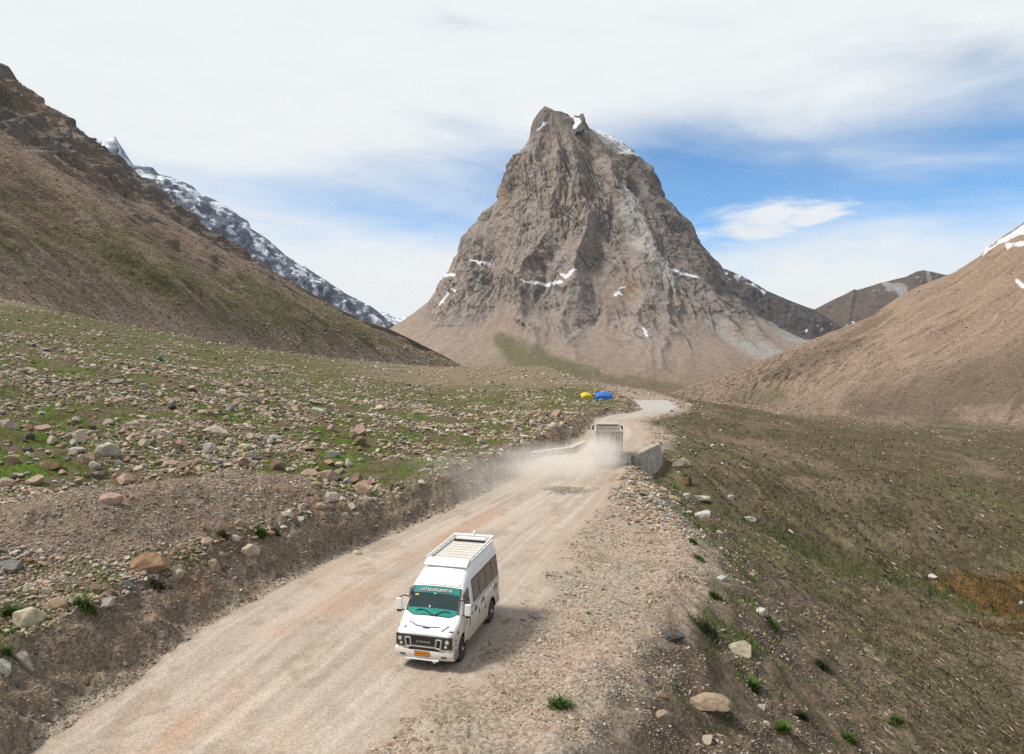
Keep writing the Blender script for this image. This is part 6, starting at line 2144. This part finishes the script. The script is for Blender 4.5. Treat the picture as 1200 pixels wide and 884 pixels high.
def build_truck():
    y0 = 58.5
    x0 = (714.5 - 600) / FPX * y0
    t = root('tipper_truck', (x0, y0, max(gz(x0, y0), 0) + 0.02), R(-6), 'dusty grey tipper truck driving away in a cloud of dust', 'truck')
    b = MB()
    W, H0, H1, LB = 2.28, 0.95, 2.62, 3.5
    b.box((0, LB / 2, H0), (W, LB, 0.12))
    for s in (-1, 1):
        b.box((s * (W / 2 - 0.04), LB / 2, (H0 + H1) / 2 - 0.08), (0.08, LB, H1 - H0 - 0.2))
    b.box((0, LB - 0.05, (H0 + H1) / 2), (W - 0.2, 0.08, H1 - H0))
    bed = b.build('cargo_bed', M_TRUCK, t)
    tg = MB().box((0, -0.03, (H0 + H1) / 2), (W, 0.07, H1 - H0), bev=0.01).build('tailgate', M_TRUCK, t)
    for k in range(5):
        MB().box((-W / 2 + 0.12 + k * (W - 0.24) / 4, -0.09, (H0 + H1) / 2), (0.08, 0.05, H1 - H0 - 0.05)).build('rib', M_TRUCK, tg)
    MB().box((0, -0.09, H1 - 0.05), (W + 0.04, 0.06, 0.10)).build('top_rail', M_TRUCK, tg)
    MB().box((0, LB / 2, 1.06), (W - 0.2, LB - 0.3, 0.10)).build('load_floor', M_TRUCKIN, bed)
    c = MB()
    c.box((0, LB + 1.05, 1.55), (2.1, 1.6, 1.6), bev=0.08)
    cab = c.build('cab', M_TRUCKCAB, t)
    MB().box((0, LB + 1.0, 2.72), (2.0, 1.75, 0.10), bev=0.03).build('roof_panel', M_TRUCKCAB, cab)
    MB().box((0, LB + 0.98, 2.50), (1.92, 1.5, 0.42), bev=0.03).build('upper_cab', M_TRUCKIN, cab)
    MB().box((0, LB + 0.20, 2.47), (1.5, 0.03, 0.28)).build('rear_window', M_GLASS, cab)
    for s in (-1, 1):
        m = MB().box((s * 1.30, LB + 1.5, 2.25), (0.16, 0.08, 0.38), bev=0.02).build('wing_mirror', M_BLACK, t)
        MB().tube([(s * 1.05, LB + 1.5, 2.44), (s * 1.30, LB + 1.5, 2.44)], 0.02, 6).build('mirror_arm', M_BLACK, m)
        MB().box((s * 0.9, -0.02, 0.72), (0.30, 0.05, 0.12), bev=0.01).build('tail_light', M_AMBER, t)
        MB().box((s * 0.85, 0.18, 0.55), (0.45, 0.02, 0.5)).build('mud_flap', M_BLACK, t)
        for ay in (1.0, LB + 1.1):
            wo = MB().lathe([(0.24, -0.13), (0.42, -0.14), (0.46, -0.10), (0.46, 0.10), (0.42, 0.14), (0.24, 0.13)], (s * 0.92, ay, 0.45), 'X', 32).build('wheel', M_RUBBER, t, True)
            MB().lathe([(0.25, s * 0.10), (0.20, s * 0.06), (0.10, s * 0.06), (0.07, s * 0.14), (0.0, s * 0.14)], (s * 0.92, ay, 0.45), 'X', 20).build('rim', M_RIM, wo)
    MB().box((0, 2.4, 0.72), (0.9, 5.4, 0.22)).build('chassis', M_BLACK, t)
    MB().box((0, -0.02, 0.72), (2.1, 0.08, 0.12)).build('rear_bar', M_BLACK, t)
    pl = MB().box((0.1, -0.075, 0.72), (0.45, 0.012, 0.14)).build('number_plate', M_PLATE, t)


build_truck()


# ---------------------------------------------------------------- culvert: concrete wing wall with its white parapet end, low parapet across the road
def concrete_mat():
    m = plain('stained_concrete', (0.360, 0.312, 0.245), 0.9, noise=0.28, nscale=1.6)
    nt = m.node_tree
    b = nt.nodes['Principled BSDF']
    tc = nt.nodes.new('ShaderNodeTexCoord')
    mp = nt.nodes.new('ShaderNodeMapping')
    mp.inputs['Scale'].default_value = (6, 6, 0.7)
    n = nt.nodes.new('ShaderNodeTexNoise')
    n.inputs['Scale'].default_value = 1.5
    n.inputs['Detail'].default_value = 5
    nt.links.new(tc.outputs['Object'], mp.inputs[0])
    nt.links.new(mp.outputs[0], n.inputs['Vector'])
    bp = nt.nodes.new('ShaderNodeBump')
    bp.inputs['Strength'].default_value = 0.5
    bp.inputs['Distance'].default_value = 0.03
    nt.links.new(n.outputs[0], bp.inputs['Height'])
    nt.links.new(bp.outputs[0], b.inputs['Normal'])
    return m


M_CONC = concrete_mat()
M_LIME = plain('lime_washed_concrete', (0.47, 0.42, 0.345), 0.85, noise=0.14, nscale=3)
M_CONCDARK = plain('dark_concrete', (0.045, 0.040, 0.034), 0.8, noise=0.3, nscale=3)


def build_culvert():
    A = Vector((10.45, 60.2, 0.0))            # near end of the wall, on the road side
    Bv = Vector((13.75, 64.6, 0.0))
    u = (Bv - A).normalized()
    L = (Bv - A).length
    ang = math.atan2(u.y, u.x)
    w = root('culvert_wall', A, ang, 'leaning concrete wing wall with a dark slot at its near end, beside the road', 'culvert')
    # local x along the wall, -y towards the stream, battered face, curved coping
    m = MB()
    rows = []
    for k in range(17):
        t = k / 16
        top = 0.28 + 0.42 * t - 0.10 * (1 - t) ** 4
        lean = 0.50 * (1 - 0.3 * t)
        rows.append([(t * L, -lean - 0.10, -2.9), (t * L, -0.06, top - 0.06), (t * L, 0.0, top), (t * L, 0.42, top + 0.02), (t * L, 0.50, top - 0.04), (t * L, 0.55, -2.9)])
    g = [[m.bm.verts.new(p) for p in r] for r in rows]
    for a, b in zip(g[:-1], g[1:]):
        for k in range(5):
            m.bm.faces.new((a[k], a[k + 1], b[k + 1], b[k]))
    m.bm.faces.new(g[0])
    m.bm.faces.new(g[-1][::-1])
    face = m.build('wall_face', M_CONC, w)
    MB().box((0.55, -0.34, -1.15), (0.42, 0.10, 2.3), Matrix.Rotation(-0.17, 3, 'X')).build('slot', M_CONCDARK, w)  # solid dark-coloured block stands in for the open slot
    MB().box((0.10, -0.42, -1.2), (0.30, 0.35, 3.0), Matrix.Rotation(-0.17, 3, 'X'), bev=0.03).build('end_buttress', M_CONC, w)
    for k in range(4):
        MB().box((1.2 + k * 1.05, -0.30, -1.15), (0.035, 0.035, 2.5), Matrix.Rotation(-0.17, 3, 'X')).build('shutter_mark', M_CONC, w)
    MB().box((1.9, -1.15, -2.45), (1.5, 1.2, 0.5), Matrix.Rotation(0.1, 3, 'X'), bev=0.05).build('apron_slab', M_CONC, w)
    pe = root('parapet_block', (10.15, 59.6, 0), ang - 0.25, 'short lime-washed parapet block at the near end of the wing wall', 'parapet')
    MB().box((-0.35, 0.35, 0.10), (0.85, 0.75, 0.75), bev=0.04).build('block', M_LIME, pe)
    MB().box((-0.35, 0.35, 0.50), (0.93, 0.83, 0.07), bev=0.02).build('coping', M_LIME, pe)
    # left parapet
    a = PG(620, 533.5, 0.35)
    b = PG(668, 527, 0.35)
    c = PG(686, 519, 0.35)
    lp = root('low_parapet', (0, 0, 0), 0, 'long low concrete parapet half buried along the left road edge', 'parapet')
    for q, (p0, p1) in enumerate(((a, b), (b, c))):
        d = Vector(p1) - Vector(p0)
        mid = (Vector(p0) + Vector(p1)) / 2
        z0 = max(gz(mid.x, mid.y), -0.05)
        MB().box((mid.x, mid.y, z0 + 0.12), (d.length, 0.42, 0.72), Matrix.Rotation(math.atan2(d.y, d.x), 3, 'Z'), bev=0.04).build('kerb_length', M_CONC, lp)
        MB().box((mid.x, mid.y, z0 + 0.50), (d.length + 0.05, 0.50, 0.08), Matrix.Rotation(math.atan2(d.y, d.x), 3, 'Z'), bev=0.02).build('coping', M_LIME, lp)


build_culvert()

# ---------------------------------------------------------------- tents by the bend and small things
M_BLUE = plain('blue_tarpaulin', (0.012, 0.125, 0.42), 0.55, noise=0.18, nscale=1.5)
M_YTARP = plain('yellow_tarpaulin', (0.50, 0.40, 0.012), 0.6, noise=0.2, nscale=1.5)
M_TGREEN = plain('teal_tarpaulin', (0.010, 0.115, 0.075), 0.55, noise=0.2, nscale=3)
M_DARKOPEN = plain('tent_opening', (0.02, 0.018, 0.016), 0.9, noise=0.1)


def tent(px, py, w, h, mat, label, rz, hip):
    x, y, z = hit(px, py)
    W, H = w * y / FPX, h * y / FPX
    D = max(W * 0.5, 2.4)
    t = root('tent', (x, y + D / 2, z - 0.05), rz, label, 'tent')
    rows = []
    ny = 12
    for i in range(ny + 1):
        s = i / ny
        xx = (s - 0.5) * W
        e = min(s, 1 - s) / hip if hip > 0 else 1
        k = min(1.0, e) ** 0.6
        hh = H * (0.62 + 0.38 * k) * (1 - 0.05 * math.sin(s * math.pi * 3))
        dd = D / 2 * (0.85 + 0.15 * k)
        rows.append([(xx, -dd, 0), (xx, -dd * 0.97, hh * 0.55), (xx, -dd * 0.62, hh * 0.86), (xx, 0, hh), (xx, dd * 0.62, hh * 0.86), (xx, dd * 0.97, hh * 0.55), (xx, dd, 0)])
    m = MB()
    g = [[m.bm.verts.new(p) for p in r] for r in rows]
    for a, b in zip(g[:-1], g[1:]):
        for k in range(6):
            m.bm.faces.new((a[k], a[k + 1], b[k + 1], b[k]))
    m.bm.faces.new(g[0]); m.bm.faces.new(g[-1][::-1])
    m.build('canvas', mat, t, True)
    MB().box((-W / 2 - 0.01, 0, H * 0.30), (0.04, D * 0.34, H * 0.60)).build('doorway', M_DARKOPEN, t)
    for s in (-1, 1):
        MB().tube([(s * W / 2, 0, H * 0.62), (s * (W / 2 + 0.9), 0, 0.02)], 0.025, 5).build('guy_rope', M_DARKOPEN, t)
    return t


tent(708.5, 469, 20, 9.5, M_BLUE, 'bright blue tarpaulin tent by the bend of the road', R(-6), 0.12)
tent(687, 467.5, 13, 7.5, M_YTARP, 'small yellow tarpaulin tent left of the blue one', R(8), 0.3)


def bundle():
    x, y, z = hit(187, 423)
    k = y / FPX
    o = root('tarpaulin_bundle', (x, y, z - 0.05), 0.3, 'small dark teal tarpaulin bundle lying on the grassy slope', 'bundle')
    m = MB().lathe([(0.0, 0.0), (3.0 * k, 0.3 * k), (3.5 * k, 2.4 * k), (2.6 * k, 4.8 * k), (1.0 * k, 6.4 * k), (0.0, 6.8 * k)], (0, 0, 0), 'Z', 14)
    for v in m.bm.verts:
        v.co.x *= 1 + 0.2 * math.sin(v.co.z * 5 / k * 0.2 + v.co.y)
    m.build('wrapped_sheet', M_TGREEN, o, True)
    MB().tube([(-3.4 * k, 0, 2.2 * k), (0, -3.4 * k, 2.6 * k), (3.4 * k, 0, 2.2 * k)], 0.12 * k, 6).build('rope', M_DARKOPEN, o)


bundle()


def gravel_heap():
    """The flat grey heap of crushed stone on the road before the culvert."""
    x0, y0, _ = hit(665, 576)
    rng = np.random.default_rng(3)
    n = 1100
    ang = rng.uniform(0, 6.283, n)
    rad = np.sqrt(rng.random(n)) * (1 + 0.55 * np.sin(ang * 3 + 1) * 0.5 + 0.25 * np.sin(ang * 5))
    x = x0 + rad * np.cos(ang) * 1.7
    y = y0 + rad * np.sin(ang) * 1.5
    base = ground(x, y)[0] + 0.07
    hgt = 0.13 * np.clip(1 - rad ** 2, 0, 1) - 0.02
    tv, tf = rock_verts(np.random.default_rng(9), 1, 7)
    hs = rng.uniform(0.025, 0.075, n)
    v = tv[None] * hs[:, None, None] + np.stack([x, y, base + hgt * rng.random(n)], -1)[:, None]
    f = tf[None] + (np.arange(n) * len(tv))[:, None, None]
    col = np.repeat(np.array([PALETTE['grey']]) * 0.45 + np.array([[0.36, 0.30, 0.235]]) * rng.uniform(0.5, 0.95, (n, 1)), len(tv), 0)
    me = bpy.data.meshes.new('gravel_heap')
    raw_mesh(me, v.reshape(-1, 3), f.reshape(-1, 3), col, smooth=False)
    o = link('gravel_heap', me, M_STONES)
    tag(o, 'low flat heap of grey crushed stone on the road before the culvert', 'gravel heap', kind='stuff')


gravel_heap()
# ---------------------------------------------------------------- dust behind the truck and drifting to the left
def dust_mat(name, dens, seed, scale, col):
    m = bpy.data.materials.new(name)
    m.use_nodes = True
    N, L = m.node_tree.nodes, m.node_tree.links
    N.clear()
    out = N.new('ShaderNodeOutputMaterial')
    v = N.new('ShaderNodeVolumePrincipled')
    v.inputs['Color'].default_value = tuple(col) + (1,)
    v.inputs['Anisotropy'].default_value = 0.2
    tc = N.new('ShaderNodeTexCoord')
    ln = N.new('ShaderNodeVectorMath')
    ln.operation = 'LENGTH'
    L.new(tc.outputs['Object'], ln.inputs[0])
    n = N.new('ShaderNodeTexNoise')
    n.noise_dimensions = '4D'
    n.inputs['W'].default_value = seed
    n.inputs['Scale'].default_value = scale
    n.inputs['Detail'].default_value = 4
    L.new(tc.outputs['Object'], n.inputs['Vector'])
    ad = N.new('ShaderNodeMath')
    ad.operation = 'MULTIPLY_ADD'
    L.new(n.outputs[0], ad.inputs[0])
    ad.inputs[1].default_value = -0.9
    ad.inputs[2].default_value = 1.35
    sb = N.new('ShaderNodeMath')
    sb.operation = 'SUBTRACT'
    L.new(ad.outputs[0], sb.inputs[0])
    L.new(ln.outputs['Value'], sb.inputs[1])
    mr = N.new('ShaderNodeMapRange')
    mr.interpolation_type = 'SMOOTHSTEP'
    mr.inputs[1].default_value = 0.0
    mr.inputs[2].default_value = 0.75
    mr.inputs[4].default_value = dens
    L.new(sb.outputs[0], mr.inputs[0])
    L.new(mr.outputs[0], v.inputs['Density'])
    L.new(v.outputs[0], out.inputs['Volume'])
    return m


def dust(loc, size, rz, dens, seed, label, scale=2.0, col=(0.985, 0.95, 0.90)):
    v, f = _ICO[3]
    me = bpy.data.meshes.new('dust_cloud')
    raw_mesh(me, v * 1.12, f, smooth=False)
    o = link('dust_cloud', me, dust_mat('road_dust_cloud', dens, seed, scale, col))
    o.location = loc
    o.scale = size
    o.rotation_euler = (0, 0, rz)
    tag(o, label, 'dust', kind='stuff')
    return o


dust((7.3, 56.8, 0.9), (2.7, 3.4, 2.0), R(0), 0.95, 1.0, 'dense pale dust boiling up behind the truck wheels')
dust((2.6, 53.0, 0.8), (8.0, 6.5, 1.9), R(25), 0.26, 5.0, 'thin dust sheet spreading over the road left of the truck')
dust((-2.5, 45.5, 1.1), (7.5, 8.0, 2.1), R(-20), 0.075, 9.0, 'faint dust drifting over the cut bank')


# ---------------------------------------------------------------- air
def haze():
    m = bpy.data.materials.new('valley_air')
    m.use_nodes = True
    N, L = m.node_tree.nodes, m.node_tree.links
    N.clear()
    out = N.new('ShaderNodeOutputMaterial')
    v = N.new('ShaderNodeVolumePrincipled')
    v.inputs['Color'].default_value = (0.80, 0.88, 0.97, 1)
    v.inputs['Density'].default_value = 0.000012
    L.new(v.outputs[0], out.inputs['Volume'])
    m.cycles.homogeneous_volume = True
    b = MB().box((0, 5800, 0), (14000, 12800, 1740))
    o = b.build('haze', m)
    o.location = (0, 0, -178 + 870)
    o['kind'] = 'stuff'
    tag(o, 'thin blue mountain air filling the valley', 'haze', kind='stuff')


haze()
